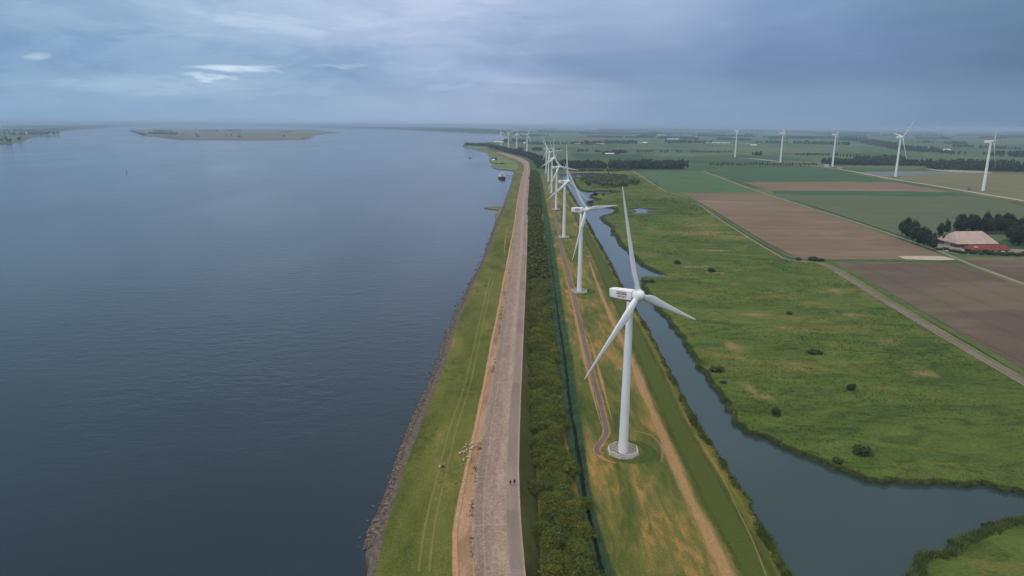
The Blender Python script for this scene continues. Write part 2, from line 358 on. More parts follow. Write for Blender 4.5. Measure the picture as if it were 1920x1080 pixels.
DITCHW = plain('dark_ditch_water', (.008, .012, .008), .6, .04, .2, .5)
def leaf(name, c1, c2, c3, rnd=.35, scale=.5):
    t = NT(name); oi = t.N.new('ShaderNodeObjectInfo')
    n = t.noise(scale, 3, .6, 0, t.coord()); g = t.N.new('ShaderNodeNewGeometry')
    col = t.ramp(n, [(.3, c1), (.5, c2), (.72, c3)])
    col = t.mix(1.0, col, t.ramp(oi.outputs['Random'], [(0, 1-rnd), (1, 1+rnd)]), 'MULTIPLY')
    oi2 = t.math('FRACT', t.math('MULTIPLY', oi.outputs['Random'], 7.31)); col = t.mix(1.0, col, t.ramp(oi2, [(0, (.82, .95, 1.05)), (.6, (1.0, 1.0, 1.0)), (1, (1.28, 1.10, .85))]), 'MULTIPLY')
    m = t.done(col, .8, .2)
    tl = t.N.new('ShaderNodeBsdfTranslucent'); t.L.new(col, tl.inputs[0]); ms = t.N.new('ShaderNodeMixShader'); ms.inputs[0].default_value = .25
    t.L.new(t.b.outputs[0], ms.inputs[1]); t.L.new(tl.outputs[0], ms.inputs[2]); t.L.new(ms.outputs[0], t.out.inputs[0])
    return m
L_WILLOW = leaf('willow_leaves', (.058, .080, .016), (.102, .124, .023), (.17, .180, .040), .2, .6)
L_FAR = leaf('broadleaf_leaves', (.030, .050, .020), (.050, .075, .028), (.08, .105, .04))
L_DARK = leaf('dark_leaves', (.014, .026, .011), (.026, .042, .016), (.042, .060, .022))
L_CARR = leaf('carr_leaves', (.06, .085, .035), (.10, .125, .05), (.15, .17, .075))
L_BUSH = leaf('bush_leaves', (.036, .052, .018), (.06, .08, .026), (.10, .115, .04))
REED = leaf('reed_blades', (.070, .135, .070), (.115, .20, .10), (.17, .26, .13), 0, .2)
REEDB = leaf('bank_reed_blades', (.065, .085, .024), (.115, .140, .038), (.18, .19, .07), 0, .3)
HERB = leaf('bank_herbs', (.045, .07, .018), (.08, .115, .028), (.13, .16, .045), 0, .4)
BARK = plain('bark', (.09, .07, .05), .95, .1, .3, 2)

# ------------------------------------------------------------------ haze
def build_haze():
    b = MB().box(-61000, 61000, -61000, 61000, -4.0, 128.0)
    t = bpy.data.materials.new('hazy_air'); t.use_nodes = True; N = t.node_tree.nodes; N.clear()
    o = N.new('ShaderNodeOutputMaterial'); p = N.new('ShaderNodeVolumePrincipled'); t.node_tree.links.new(p.outputs[0], o.inputs['Volume'])
    p.inputs['Density'].default_value = 8.5e-5; p.inputs['Color'].default_value = (.44, .575, .77, 1); p.inputs['Anisotropy'].default_value = 0.0
    tag(b.build('haze', t), kind='stuff', label='thin blue haze over the far land and water')
build_haze()

# ------------------------------------------------------------------ ground
def pw(pts, z=0.0): return [G(a, b, z) for a, b in pts]
class Line:
    """edge given in photo pixels (x, y): x as a function of y, on level z"""
    def __init__(s, pts, z=0.0):
        p = sorted(pts, key=lambda q: q[1]); s.y = np.array([q[1] for q in p], float); s.x = np.array([q[0] for q in p], float); s.z = z
    def px(s, y): return float(np.interp(y, s.y, s.x))
    def at(s, y, z=None): return G(s.px(y), y, s.z if z is None else z)
def extend(p, q, d):   # continue from q through p by d metres
    v = np.array(p[:2])-np.array(q[:2]); v /= np.linalg.norm(v); return np.array([p[0]+v[0]*d, p[1]+v[1]*d, p[2]])
def chaikin(P, n=1):
    P = [np.array(p, float) for p in P]
    for _ in range(n):
        Q = [P[0]]
        for a, b in zip(P[:-1], P[1:]): Q += [a*.75+b*.25, a*.25+b*.75]
        P = Q+[P[-1]]
    return P
def loft(name, A, B, mat, cuts=4, back=130, label=None, ny=None):
    """strip between two edges given as lists of world points of equal length"""
    A = [extend(A[0], A[1], back)]+A; B = [extend(B[0], B[1], back)]+B
    v = []; uv = []; s = 0.0; f = []
    for k, (a, b) in enumerate(zip(A, B)):
        if k: s += float(np.linalg.norm((a+b)[:2]/2-(A[k-1]+B[k-1])[:2]/2))
        for i in range(cuts+1): v.append(a+(b-a)*i/cuts); uv.append((i/cuts, s))
    for k in range(len(A)-1):
        for i in range(cuts):
            q = k*(cuts+1)+i; f.append((q, q+1, q+cuts+2, q+cuts+1))
    o = link(name, mesh(name, v, f, mat, True, uv)); tag(o, kind='structure'); return o
ST = [1080, 1040, 1000, 960, 920, 880, 840, 800, 760, 720, 680, 640, 600, 565, 530, 500, 470, 440, 415, 395, 378, 362, 350, 344, 338, 330, 324, 319, 316, 313, 310, 307, 304, 302, 300, 298, 296, 294, 292.5, 290, 288, 286, 284, 282, 280, 278.5]
far_tail = [(983, 313), (982, 307.5), (971.5, 300.5), (950.7, 293), (930.7, 285.5), (908, 278.4)]
LA = Line([(684, 1080), (681, 1050), (688, 1000), (714, 954), (736, 891), (760, 817), (788, 754), (814, 700), (830.5, 644), (850, 600), (866.7, 564), (883, 530.5), (903, 497), (916.7, 461), (926, 430.5), (933, 408), (941, 395), (944.4, 378), (951, 362), (958, 342), (963, 322)]+[(a-14, b) for a, b in far_tail], -1.3)
LB = Line([(687, 1080), (700, 1021), (725, 954), (747, 887), (771, 810), (797, 754), (819, 700), (839, 644), (856, 600), (870, 567), (886.5, 530.5), (906, 492), (921, 453), (929.5, 425), (937, 408), (944, 395), (947, 378), (954, 362), (960, 342), (965, 322)]+[(a-11, b) for a, b in far_tail], .15)
LC = Line([(703, 1080), (721, 998), (747, 917), (775, 835), (808, 750), (828, 700), (845, 650), (861, 600), (874, 567), (889.5, 530), (908.5, 492), (923.5, 453), (931.5, 425), (939, 408), (946, 395), (949, 378), (956, 362), (962, 342), (967, 322)]+[(a-9, b) for a, b in far_tail], .5)
LD = Line([(858, 1080), (856, 995), (865.5, 939), (878.5, 876), (895, 802), (904, 754), (915, 700), (922, 650), (933, 600), (939, 567), (946, 525), (953, 489), (960, 450), (966.7, 414), (969.8, 382), (976.7, 344), (982, 317)]+far_tail, 1.6)
LE = Line([(887, 1080), (884, 995), (886, 939), (892.6, 884), (901, 839), (906, 791), (915.5, 747), (926, 700), (932, 650), (941.7, 586), (947, 547), (955.5, 503), (961, 469), (964, 436), (969.5, 400), (971, 382), (978, 344), (983, 317), (984, 313), (983, 307), (972.5, 300), (951.7, 292.5), (931.7, 285), (909, 278.3)], 2.0)
LG = Line([(986, 1080), (976.7, 976), (973, 887), (975, 791), (979, 690), (982, 622), (985.5, 539), (988, 469), (989.4, 420), (989.4, 378), (992, 344), (994, 313), (991.7, 304), (980, 296.7), (964, 291.7), (940, 285.8), (918, 280), (912, 278)], 4.8)
LH = Line([(1014, 1080), (1008, 939), (1003, 828), (998, 700), (997, 600), (996, 500), (995, 420), (993, 378), (995, 344), (997, 313), (995, 303), (983, 295.5), (966, 290.7), (942, 285), (920, 279.2), (913, 277.3)], .03)
def wl(l, st=ST): return [l.at(y) for y in st]
wA, wB, wC, wD, wE, wG, wH = [wl(l) for l in (LA, LB, LC, LD, LE, LG, LH)]
wF = [e+(g-e)*.70+np.array([0, 0, .5]) for e, g in zip(wE, wG)]
loft('rock_bank', wA, wB, GRAVEL); loft('gravel_strip', wB, wC, GRAVEL, 2); loft('dike_grass', wC, wD, GRASS_DIKE, 6)
loft('dry_verge', wD, wE, patchy('dry_verge_earth', [(.36, (.12, .10, .035)), (.44, (.20, .122, .072)), (.56, (.29, .175, .11)), (.68, (.38, .24, .16))], .06, .3, 1.6, (1, .4, 1), micro=.35), 3); loft('dike_paving', wE, wF, STONE, 6); loft('dike_track', wF, wG, TRACKA, 3); loft('inner_slope', wG, wH, GRASS_SLOPE, 3)

CL = [(1520, 1180), (1500, 1122), (1476, 1074), (1451.7, 1034), (1430, 1001), (1406, 949), (1375, 897), (1345, 854), (1312, 806), (1286, 759), (1266.7, 723), (1245, 677), (1223, 636), (1204, 600), (1191, 582), (1164, 535.6), (1151, 506.7), (1133, 473), (1113, 440), (1099, 411), (1083.5, 384), (1071, 364), (1063, 350), (1048, 326)]
CRT = [(1075, 325.2), (1110, 324.6), (1163, 326.5), (1164, 331), (1120, 332.5), (1073, 332.5), (1076, 342), (1090, 359.5), (1120, 357.6), (1160, 357.8), (1162, 359.5), (1145, 363), (1117, 362.5), (1108, 366.7), (1113, 371.7), (1127, 373), (1125, 376), (1107, 377), (1102, 380), (1108, 385), (1120, 387), (1157, 389), (1157, 398), (1142, 402.5), (1125, 406.7), (1135.6, 415.6), (1148, 424), (1149, 433), (1159, 446.7), (1166.7, 460), (1180, 471), (1195.6, 489), (1215.6, 502), (1238, 511), (1258, 516.7), (1244, 519), (1224, 519), (1209, 518), (1202, 524), (1205.6, 535.6), (1215.6, 549), (1231, 575.6), (1253, 598), (1276, 629), (1293, 655), (1315, 689), (1334, 720), (1356, 744.5), (1366, 768), (1384.7, 797), (1406, 812), (1433, 822), (1469, 835), (1502, 849), (1535, 864), (1570, 876), (1616, 897), (1665, 904), (1718, 904), (1767, 902), (1802, 907.5), (1834, 904), (1866, 914.6), (1920, 925), (2100, 950), (2300, 985)]
def wobble(P, amp, seed, n=2):
    P = chaikin(P, n); r = np.random.default_rng(seed); out = []
    # resample to even steps that grow with distance, then push sideways
    Q = [P[0]]
    for a, b in zip(P[:-1], P[1:]):
        L_ = float(np.linalg.norm(b-a)); st = max(1.6, np.linalg.norm(a[:2])*.009); m = max(1, int(L_/st))
        for i in range(1, m+1): Q.append(a+(b-a)*i/m)
    for k, p in enumerate(Q):
        if 0 < k < len(Q)-1:
            d = Q[k+1]-Q[k-1]; nrm = np.array([-d[1], d[0], 0])/(np.linalg.norm(d)+1e-6); p = p+nrm*r.normal()*amp
        out.append(p)
    return out
bankL = wobble(pw(CL), .35, 1); bankR = wobble(pw(CRT), .7, 2)
hole1 = bankL+bankR+pw([(2300, 1290), (1560, 1290)])
POOL = [(1178, 391.2), (1188, 390.6), (1198, 389), (1207, 389.6), (1213, 391.7), (1231.7, 391.5), (1233, 393), (1215, 394), (1213, 397.3), (1240, 397.2), (1253, 398), (1251, 399.6), (1210, 399.9), (1180, 399.5), (1181, 397.6), (1193, 396.2), (1190, 393.6)]
hole2 = wobble(pw(POOL), .5, 3, 1)
PEN = [(1690, 1290), (1693, 1140), (1706, 1080), (1717, 1059), (1728.6, 1040), (1752, 1040), (1781, 1036), (1790, 1020), (1799, 1012), (1827, 1000), (1860, 993), (1866, 982), (1900, 978), (1920, 974), (2100, 1000), (2290, 1060), (2290, 1290)]
pen = wobble(pw(PEN), .4, 4)
river_r = [LC.at(y, 0.0) for y in ST if y >= 330]
far_shore = [(868, 271.7), (895, 268), (931, 265.5), (957, 259), (945, 253), (930, 251.5), (860, 249.6), (800, 246.4), (740, 243.6), (640, 240.6), (560, 239), (470, 237.2), (380, 235.9), (300, 236.2), (257, 237.8), (176, 239.8), (122, 245.7), (95, 248.4), (76, 253.9), (57, 258), (44.7, 264.7), (13.5, 270), (0, 272), (-150, 285), (-400, 330)]
head = [(963, 320), (950, 317.8), (933, 317.2), (920, 311.5), (926, 308), (918, 302.5), (917, 296), (921, 292), (911.7, 288.6), (920, 286.6), (913, 285), (901, 283), (891, 280), (880, 277.4), (868, 275.8)]
river_r2 = wobble(pw(head), .6, 9, 1); fs = wobble(pw(far_shore), 2.0, 10, 1)
last = fs[-1]
outer = [extend(river_r[0], river_r[1], 240)]+river_r+river_r2+fs+[np.array(q, float) for q in ((-60000, last[1], 0), (-60000, 60000, 0), (60000, 60000, 0), (60000, -900, 0), (-60, -900, 0))]
def inside(P, poly):
    x, y = P[:, 0], P[:, 1]; c = np.zeros(len(P), bool); q = np.array([p[:2] for p in poly]); j = len(q)-1
    for i in range(len(q)):
        xi, yi = q[i]; xj, yj = q[j]
        m = ((yi > y) != (yj > y)); 
        with np.errstate(divide='ignore', invalid='ignore'): c ^= m & (x < (xj-xi)*(y-yi)/(yj-yi)+xi)
        j = i
    return c
def sheet(name, loops, mat, z=0.0, skirt=1.6, skirtmat=None, slope=.35, extra=None):
    vs = []; es = []
    for lp in loops:
        b = len(vs); n = len(lp); vs += [Vector((p[0], p[1])) for p in lp]; es += [(b+i, b+(i+1) % n) for i in range(n)]
    if extra is not None: vs += [Vector((p[0], p[1])) for p in extra]
    r = delaunay_2d_cdt(vs, es, [], 0, 1e-4)
    V = np.array([(v[0], v[1], z) for v in r[0]]); F = np.array([f for f in r[2] if len(f) == 3]); Cc = V[F].mean(1)
    k = inside(Cc, loops[0])
    for h in loops[1:]: k &= ~inside(Cc, h)
    F = F[k]; a = V[F]; cr = (a[:, 1, 0]-a[:, 0, 0])*(a[:, 2, 1]-a[:, 0, 1])-(a[:, 1, 1]-a[:, 0, 1])*(a[:, 2, 0]-a[:, 0, 0])
    F[cr < 0] = F[cr < 0][:, ::-1]
    faces = [tuple(f) for f in F]; verts = [tuple(v) for v in V]; mi = [0]*len(faces)
    if skirt:
        for li, lp in enumerate(loops):
            n = len(lp); b = len(verts)
            ar = sum(lp[i][0]*lp[(i+1) % n][1]-lp[(i+1) % n][0]*lp[i][1] for i in range(n)); sg = (1 if ar > 0 else -1)*(1 if li == 0 else -1)
            for i in range(n):
                d = np.array(lp[(i+1) % n][:2])-np.array(lp[i-1][:2]); L_ = np.linalg.norm(d)+1e-9; nr = np.array([d[1], -d[0]])/L_*sg
                verts += [(lp[i][0], lp[i][1], z), (lp[i][0]+nr[0]*skirt*slope, lp[i][1]+nr[1]*skirt*slope, z-skirt)]
            for i in range(n):
                j = (i+1) % n; faces.append((b+2*i, b+2*i+1, b+2*j+1, b+2*j)); mi.append(1)
    o = link(name, mesh(name, verts, faces, [mat, skirtmat or MUD], False, midx=mi)); tag(o, kind='structure'); return o
sheet('ground', [outer, hole1, hole2], LAND)
sheet('peninsula_ground', [pen], MARSH, 0.0)
# marsh between the creek and the farm track
TR = [(1180, 318.5), (1190, 323), (1212, 337), (1240, 354), (1262, 364), (1290, 368), (1337, 403), (1382, 432), (1430, 463), (1470, 484), (1497, 490), (1530, 492), (1560, 505), (1640, 556), (1700, 592), (1780, 640), (1920, 721), (2100, 826), (2290, 937)]
wTR = pw(TR)
marsh = [b for b in bankR if b[0] > 0][:-1]
mz = .006
msh = sheet('marsh', [[np.array([p[0], p[1], 0]) for p in bankR]+pw([(2290, 960), (2290, 937)])+wTR[::-1][1:]+pw([(1100, 318.5), (1052, 322)]), hole2], MARSH, mz, 0)
# grass strip with the turbine row, between the dike toe and the creek
lawn_l = [LH.at(y, 0.0) for y in (1080, 1000, 939, 828, 760, 700, 640, 600, 550, 500, 460, 420, 395, 378, 360, 344, 330)]
lawn_l = [extend(lawn_l[0], lawn_l[1], 120)-np.array([2, 0, 0])]+[p-np.array([2.0, 0, 0]) for p in lawn_l]
sheet('turbine_meadow', [bankL+lawn_l[::-1]], LAWN, .006, 0)

def ribbon(name, P, width, mat, z=.03, cuts=2, smooth=2, back=0, kind='structure'):
    P = [np.array([p[0], p[1], z]) for p in chaikin(P, smooth)]
    n = len(P); W_ = width if isinstance(width, (list, tuple)) else [width]*2
    A = []; B = []; s = 0; L_ = [0]
    for a, b in zip(P[:-1], P[1:]): s += np.linalg.norm(b-a); L_.append(s)
    for i, p in enumerate(P):
        d = P[min(i+1, n-1)]-P[max(i-1, 0)]; d = d/(np.linalg.norm(d)+1e-9); nr = np.array([-d[1], d[0], 0])
        w = np.interp(L_[i]/s, np.linspace(0, 1, len(W_)), W_)/2; A.append(p+nr*w); B.append(p-nr*w)
    v = []; uv = []; f = []
    for k in range(n):
        for i in range(cuts+1): v.append(A[k]+(B[k]-A[k])*i/cuts); uv.append((i/cuts, L_[k]))
    for k in range(n-1):
        for i in range(cuts): q = k*(cuts+1)+i; f.append((q, q+cuts+1, q+cuts+2, q+1))
    o = link(name, mesh(name, v, f, mat, False, uv)); tag(o, kind=kind); return o
# river, canal
def big_plane(name, x0, x1, y0, y1, z, mat):
    o = link(name, mesh(name, [(x0, y0, z), (x1, y0, z), (x1, y1, z), (x0, y1, z)], [(0, 1, 2, 3)], mat)); tag(o, kind='structure'); return o
big_plane('river', -60000, 8000, -900, 60000, -1.0, RIVER)
cb = np.array([p[:2] for p in hole1+hole2])
big_plane('canal', cb[:, 0].min()-3, cb[:, 0].max()+3, cb[:, 1].min()-3, cb[:, 1].max()+3, -.55, CANAL)
# headland grass and spit, island
HG = patchy('headland_grass', [(.34, (.06, .09, .03)), (.5, (.10, .135, .04)), (.66, (.17, .17, .07))], .01, .05, .3)
headg = river_r2+pw([(880, 272.6), (905, 275), (940, 288.2), (960, 293), (978, 299.5), (985, 306), (985, 316), (975, 320)])
sheet('headland', [headg], HG, .02, 1.6)
sheet('spit', [wobble(pw([(950, 385.6), (938, 386.2), (922, 387), (905, 388.8), (918, 390.6), (932, 392.4), (937, 394.4), (931, 399), (927.5, 403), (931, 408), (936, 414), (945, 405)]), .3, 5, 1)], patchy('spit_grass', [(.34, (.07, .08, .03)), (.5, (.12, .12, .05)), (.66, (.17, .14, .07))], .05, .2, .6), -.35, 1.2)
ISL = [(243, 245), (266, 254.4), (311.7, 259), (341, 262.4), (426, 263), (552, 263), (582, 260), (586.6, 254.4), (610, 251.2), (632.5, 248.6), (618.7, 247.3), (598, 243.4), (520, 242.4), (449, 241.6), (369, 240.9), (311.7, 238.6), (284, 240.8), (250, 243.4)]
ISLM = patchy('island_scrub', [(.34, (.045, .06, .03)), (.46, (.085, .095, .045)), (.56, (.14, .12, .07)), (.7, (.20, .145, .10))], .0012, .006, .03)
sheet('island', [wobble(pw(ISL), 4, 6, 1)], ISLM, -.3, 1.2)
# water streaks beyond the island
for k, P in enumerate([[(470, 234.9), (530, 235.2), (640, 236.6), (700, 237.4), (640, 237.4), (520, 236.2)]]):
    sheet('lake', [pw(P)], RIVER, .4, 0)

# ------------------------------------------------------------------ fields
def field(P, mat, z): return sheet('field', [pw(P)], mat, z, .3, slope=0)
field([(1201, 321.2), (1316, 320.6), (1424, 360.2), (1254, 361)], CROP1, .10)
field([(1283, 363), (1427, 362), (1560, 404.5), (1679, 446), (1757, 474), (1771, 482.5), (1690, 485.6), (1548, 486), (1497, 484.6), (1434, 453), (1392, 427.5), (1347, 399.5)], SOIL1, .06)
field([(1566, 491), (1795, 493.8), (1920, 537), (2050, 585), (2050, 775), (1920, 692)], SOIL2, .07)
field([(1806, 483.5), (1925, 483), (2100, 484), (2100, 600), (1920, 530), (1828, 495)], SOIL2, .08)
field([(1330, 321.6), (1551, 318.5), (1665, 339.5), (1391, 341)], CROP2, .12)
field([(1394, 342.2), (1670, 341), (1792, 359.5), (1444, 357)], SOIL1, .09)
field([(1447, 358), (1796, 361), (1832, 368.6), (1452, 363.6)], CROP2, .16)
field([(1458, 364.6), (1840, 370), (1920, 386), (2100, 420), (2100, 480), (1920, 440), (1810, 470), (1760, 465), (1682, 439), (1560, 398.5)], CROP3, .13)
field([(1677, 332.5), (1760, 322), (1920, 324), (2100, 326), (2100, 408), (1920, 376), (1830, 361.5), (1745, 347)], OLIVE, .11)
field([(1612, 323), (1700, 320.8), (1760, 321.6), (1790, 322.5), (1735, 328.5), (1660, 331.5)], GREYF, .14)
# field-side ditches and verges
VERGE = patchy('verge_grass', [(.34, (.035, .055, .018)), (.5, (.06, .085, .026)), (.66, (.10, .12, .04))], .05, .3, 1.0)
VERGEP = patchy('pale_verge', [(.34, (.07, .082, .03)), (.5, (.105, .112, .042)), (.66, (.165, .145, .06))], .05, .3, 1.0)
ribbon('ditch_verge', pw([(1262, 361), (1281, 364), (1341, 400), (1386, 428.5), (1429, 454.5), (1470, 477), (1492, 486), (1552, 489)]), 4.0, VERGE, .20)
ribbon('ditch_verge', pw([(1556, 489), (1620, 525), (1700, 575), (1810, 635), (1920, 700), (2100, 806)]), 5, VERGE, .22)
ribbon('ditch_verge', pw([(1552, 487.6), (1640, 488.6), (1720, 489.6), (1800, 491.2)]), [6, 6, 7, 5], VERGE, .24)
ribbon('pale_verge', pw([(1500, 489), (1556, 494), (1700, 586), (1920, 716), (2100, 820)]), 7, VERGEP, .10)
ribbon('farm_track', pw([(1186, 320), (1190, 323), (1240, 355), (1258, 364), (1290, 368), (1337, 403), (1382, 432), (1430, 462.5), (1470, 485)]), [9, 7, 5, 4, 4], soft('track_earth', (.19, .14, .085), (.29, .215, .14), cover=.85, brk=.35, gain=3), .13)
ribbon('farm_lane', pw([(1465, 482.5), (1482, 488.5), (1505, 491), (1535, 493), (1562, 505), (1640, 554), (1700, 590), (1780, 638), (1920, 718), (2100, 822)]), 4.0, LANE, .16)
ribbon('farm_road', pw([(1318, 320.5), (1325, 323.5), (1428, 361.5), (1560, 402), (1680, 442.5), (1757, 469.5), (1785, 481), (1809, 492), (1920, 533), (2100, 600)]), [5, 4, 4, 4, 4], ROADG, .20)
ribbon('road_verge', pw([(1325, 324.2), (1428, 362.6), (1560, 404.5), (1680, 446)]), 4.5, VERGEP, .15)
ribbon('road_verge', pw([(1812, 494), (1920, 536.5), (2100, 606)]), 5, VERGEP, .15)
ribbon('dark_ditch', pw([(1560, 318.4), (1667, 339.6), (1742, 352), (1832, 367.4), (1920, 382.6), (2100, 415)]), 9, VERGE, .26)
ribbon('dirt_road', pw([(1445, 304), (1500, 309.5), (1551, 314), (1602, 322), (1667, 335), (1742, 347), (1832, 362), (1920, 377), (2100, 408)]), [12, 14, 20, 16, 18, 16], soft('construction_dirt', (.28, .22, .17), (.40, .32, .25), cover=.95, brk=.35, gain=3), .30)
ribbon('dirt_road', pw([(1385, 296.5), (1410, 297.5), (1430, 299.5), (1465, 303.5)]), [20, 40, 30, 22], soft('pink_dirt', (.34, .22, .17), (.44, .30, .24), cover=.9, brk=.3, gain=3), .32)
ribbon('dirt_road', pw([(1740, 331), (1800, 341), (1850, 347), (1930, 358)]), 5, FADEG, .34); ribbon('dirt_road', pw([(1735, 341.5), (1800, 344), (1930, 346)]), 5, FADEG, .36)
ribbon('field_track', pw([(1320, 320), (1420, 319), (1520, 317), (1556, 316)]), 9, VERGEP, .22)
ribbon('field_track', pw([(1195, 319.8), (1260, 319.6), (1318, 319.2)]), 10, VERGEP, .22)
sand = sheet('sand_pad', [wobble(pw([(1682, 480.6), (1765, 480.4), (1781, 483.5), (1794, 488), (1770, 488.6), (1735, 488), (1697, 486.8)]), .4, 7, 1)], SANDP, .30, .4)
sheet('farm_yard', [pw([(1757, 458), (1785, 456), (1800, 462), (1920, 468), (1925, 474), (1830, 478), (1790, 476), (1760, 470)])], plain('yard_gravel', (.17, .15, .12), .95, .1, .2, .3), .18, 0)
sheet('sand_flat', [pw([(1736, 316.8), (1790, 319), (1850, 321.5), (1862, 324.8), (1800, 323.5), (1750, 320)])], plain('grey_sand_flat', (.27, .24, .20), .95, .1, .15, .05), .35, 0)
ribbon('mud_shore', pw([(1074, 324.2), (1110, 323.6), (1165, 325.2)]), 9, plain('mud_flat', (.30, .20, .14), .95, .1, .2, .1), .05)
# turbine strip: service path, trails, mown bank
ribbon('service_path', pw([(1127, 853), (1119, 847), (1119.5, 838), (1127, 829), (1136, 818), (1138, 806), (1134, 790), (1125, 752), (1112, 705), (1101, 661), (1089, 610), (1080, 572), (1073, 536), (1064, 505), (1053, 468), (1047.5, 440), (1042, 413), (1037, 392), (1032, 365), (1027, 340), (1022, 322)]), [1.8, 3.0, 3.1, 3.1], PATHA, .045)
ribbon('path_edge', pw([(1127, 853), (1119, 847), (1119.5, 838), (1127, 829), (1136, 818), (1138, 806), (1134, 790), (1125, 752), (1112, 705), (1101, 661), (1089, 610), (1080, 572), (1073, 536), (1064, 505), (1053, 468), (1047.5, 440), (1042, 413), (1037, 392), (1032, 365), (1027, 340)]), [5.0, 6.4, 6.2, 6], soft('worn_path_edge', (.24, .14, .06), (.38, .23, .11), cover=.85, brk=.7, gain=3, big=.2), .027, cuts=4)
ribbon('dry_trail', pw([(1128, 812), (1129, 800), (1118, 765), (1094, 668), (1082, 606), (1068, 545), (1055, 500)]), [0, 3.5, 3.8, 3.5, 0], TRAIL, .03)
ribbon('dry_trail', pw([(1151, 800), (1141, 765), (1116, 668), (1105, 630)]), [0, 2.6, 2.6, 0], TRAIL, .028)
ribbon('dry_trail', pw([(1105, 490), (1112, 510), (1121, 535), (1135, 572), (1157, 620), (1181, 668), (1200, 715), (1222, 770), (1243, 822), (1268, 875), (1292, 930), (1318, 985), (1345, 1040), (1372, 1095)]), [3, 5, 6, 7, 8], TRAIL, .032)
ribbon('dry_trail', pw([(1236, 806), (1248, 840), (1257, 870), (1266, 895), (1290, 945), (1312, 985)]), 1.3, TRAILP, .05, cuts=2)
ribbon('dry_trail', pw([(1146, 590), (1170, 640), (1196, 700), (1218, 756), (1240, 806)]), 1.2, TRAILP, .05)
ribbon('dry_trail', pw([(1188, 808), (1210, 812), (1232, 824), (1243, 842), (1240, 868)]), 1.3, TRAILP, .052)
def blob(name, px, py, rx, ry, mat, z, rot=0.0):
    c = G(px, py); v = [(c[0], c[1], z)]; uv = [(.5, 0)]; n = 28
    for k in (1, 2):
        for i in range(n):
            a = 2*math.pi*i/n; x = rx*math.cos(a)*k/2; y = ry*math.sin(a)*k/2; v.append((c[0]+x*math.cos(rot)-y*math.sin(rot), c[1]+x*math.sin(rot)+y*math.cos(rot), z)); uv.append((.5+.25*k, 0))
    f = [(0, 1+i, 1+(i+1) % n) for i in range(n)]+[(1+i, 1+n+i, 1+n+(i+1) % n, 1+(i+1) % n) for i in range(n)]
    tag(link(name, mesh(name, v, f, mat, False, uv)), kind='structure')
for k, (px, py, rx, ry, mt) in enumerate([(1375, 650, 9, 22, 0), (1405, 728, 5, 14, 0), (1440, 745, 9, 8, 0), (1600, 590, 20, 10, 0), (1660, 640, 14, 12, 0), (1730, 700, 16, 10, 0), (1420, 590, 22, 8, 0), (1330, 470, 40, 10, 0), (1560, 545, 16, 18, 0), (1470, 615, 10, 9, 0), (1300, 500, 34, 10, 0), (1345, 512, 24, 8, 0)]):
    blob('dry_marsh' if mt == 0 else 'green_marsh', px, py, rx, ry, (MDRY, MGRN)[mt], .012+.0012*k)
for P, w in ([] and (([(1160, 930), (1200, 950), (1240, 990), (1290, 1020)], [0, 16, 14, 0]), ([(1145, 985), (1165, 986), (1184, 992)], [0, 8, 0]), ([(1180, 1020), (1205, 1040), (1215, 1090)], [0, 7, 6]), ([(1180, 870), (1215, 905), (1240, 945)], [0, 12, 0]), ([(1120, 640), (1140, 680), (1160, 740)], [0, 7, 0]))):
    ribbon('dry_patch', pw(P), w, TRAIL, .026)
for P, w in ([] and (([(1215, 1060), (1260, 1050), (1310, 1075)], [0, 14, 0]), ([(1180, 975), (1195, 995), (1215, 1015)], [0, 9, 0]), ([(1250, 955), (1280, 980), (1305, 995)], [0, 8, 0]), ([(1140, 870), (1160, 900), (1165, 950)], [0, 8, 0]))):
    ribbon('green_patch', pw(P), w, GREENS, .034)
mw = [(1130, 500), (1150, 545), (1178, 600), (1205, 655), (1232, 715), (1260, 775), (1290, 835), (1325, 900), (1362, 970), (1400, 1040), (1440, 1110)]
ribbon('mown_strip', pw([(1052, 350), (1072, 388), (1090, 420), (1110, 462)]+mw), [3, 6, 9, 12, 13, 13, 13], soft('mown_green', (.040, .058, .012), (.070, .086, .018), cover=.95, brk=.25, gain=3, big=.05), .022, cuts=4)
ribbon('mown_strip', pw([(a+10+(b-500)*.075, b) for a, b in mw[2:]]), [2.5, 4, 4, 4], soft('mown_yellow', (.12, .125, .015), (.17, .155, .03), cover=.65, brk=.25, gain=2), .036, cuts=2)
ribbon('bank_path', pw([(1325, 845), (1360, 905), (1385, 960), (1410, 1010), (1437, 1080)]), .8, TRAILP, .044)
# dike foreshore trails
ribbon('wheel_track', pw([(920, 520), (905, 580), (895, 625), (883, 680), (868, 740), (845, 800), (828, 870), (812, 930), (795, 1000), (785, 1080)]), 1.1, FADEG, 1.5, smooth=2)
ribbon('wheel_track', pw([(925, 525), (912, 580), (903, 625), (892, 680), (879, 740), (858, 800), (842, 870), (828, 930), (813, 1000), (805, 1080)]), 1.0, FADEG, 1.52, smooth=2)
ribbon('dry_patch', pw([(952, 424), (948, 445), (945, 475)], 1.3), 1.6, DIRTS, 1.7)
P = [(d+np.array([-.5, 0, .05])) for d in wD if d[1] < 1500]
VE = soft('verge_edge', (.26, .15, .075), (.42, .27, .17), cover=.9, brk=.55, gain=3)
def ribbon3(name, P, w, mat, k=3):
    v = []; uv = []; f = []; n = len(P); s_ = 0
    for i, p in enumerate(P):
        if i: s_ += float(np.linalg.norm(P[i]-P[i-1]))
        for q in (-1, 0, 1): v.append(p+np.array([q*w/2, 0, .02*(1-abs(q)) + (.0 if q <= 0 else .16*w/2)])); uv.append((.5+.5*q, s_))
    for i in range(n-1):
        for q in range(2): a = i*3+q; f.append((a, a+1, a+4, a+3))
    tag(link(name, mesh(name, v, f, mat, True, uv)), kind='structure')
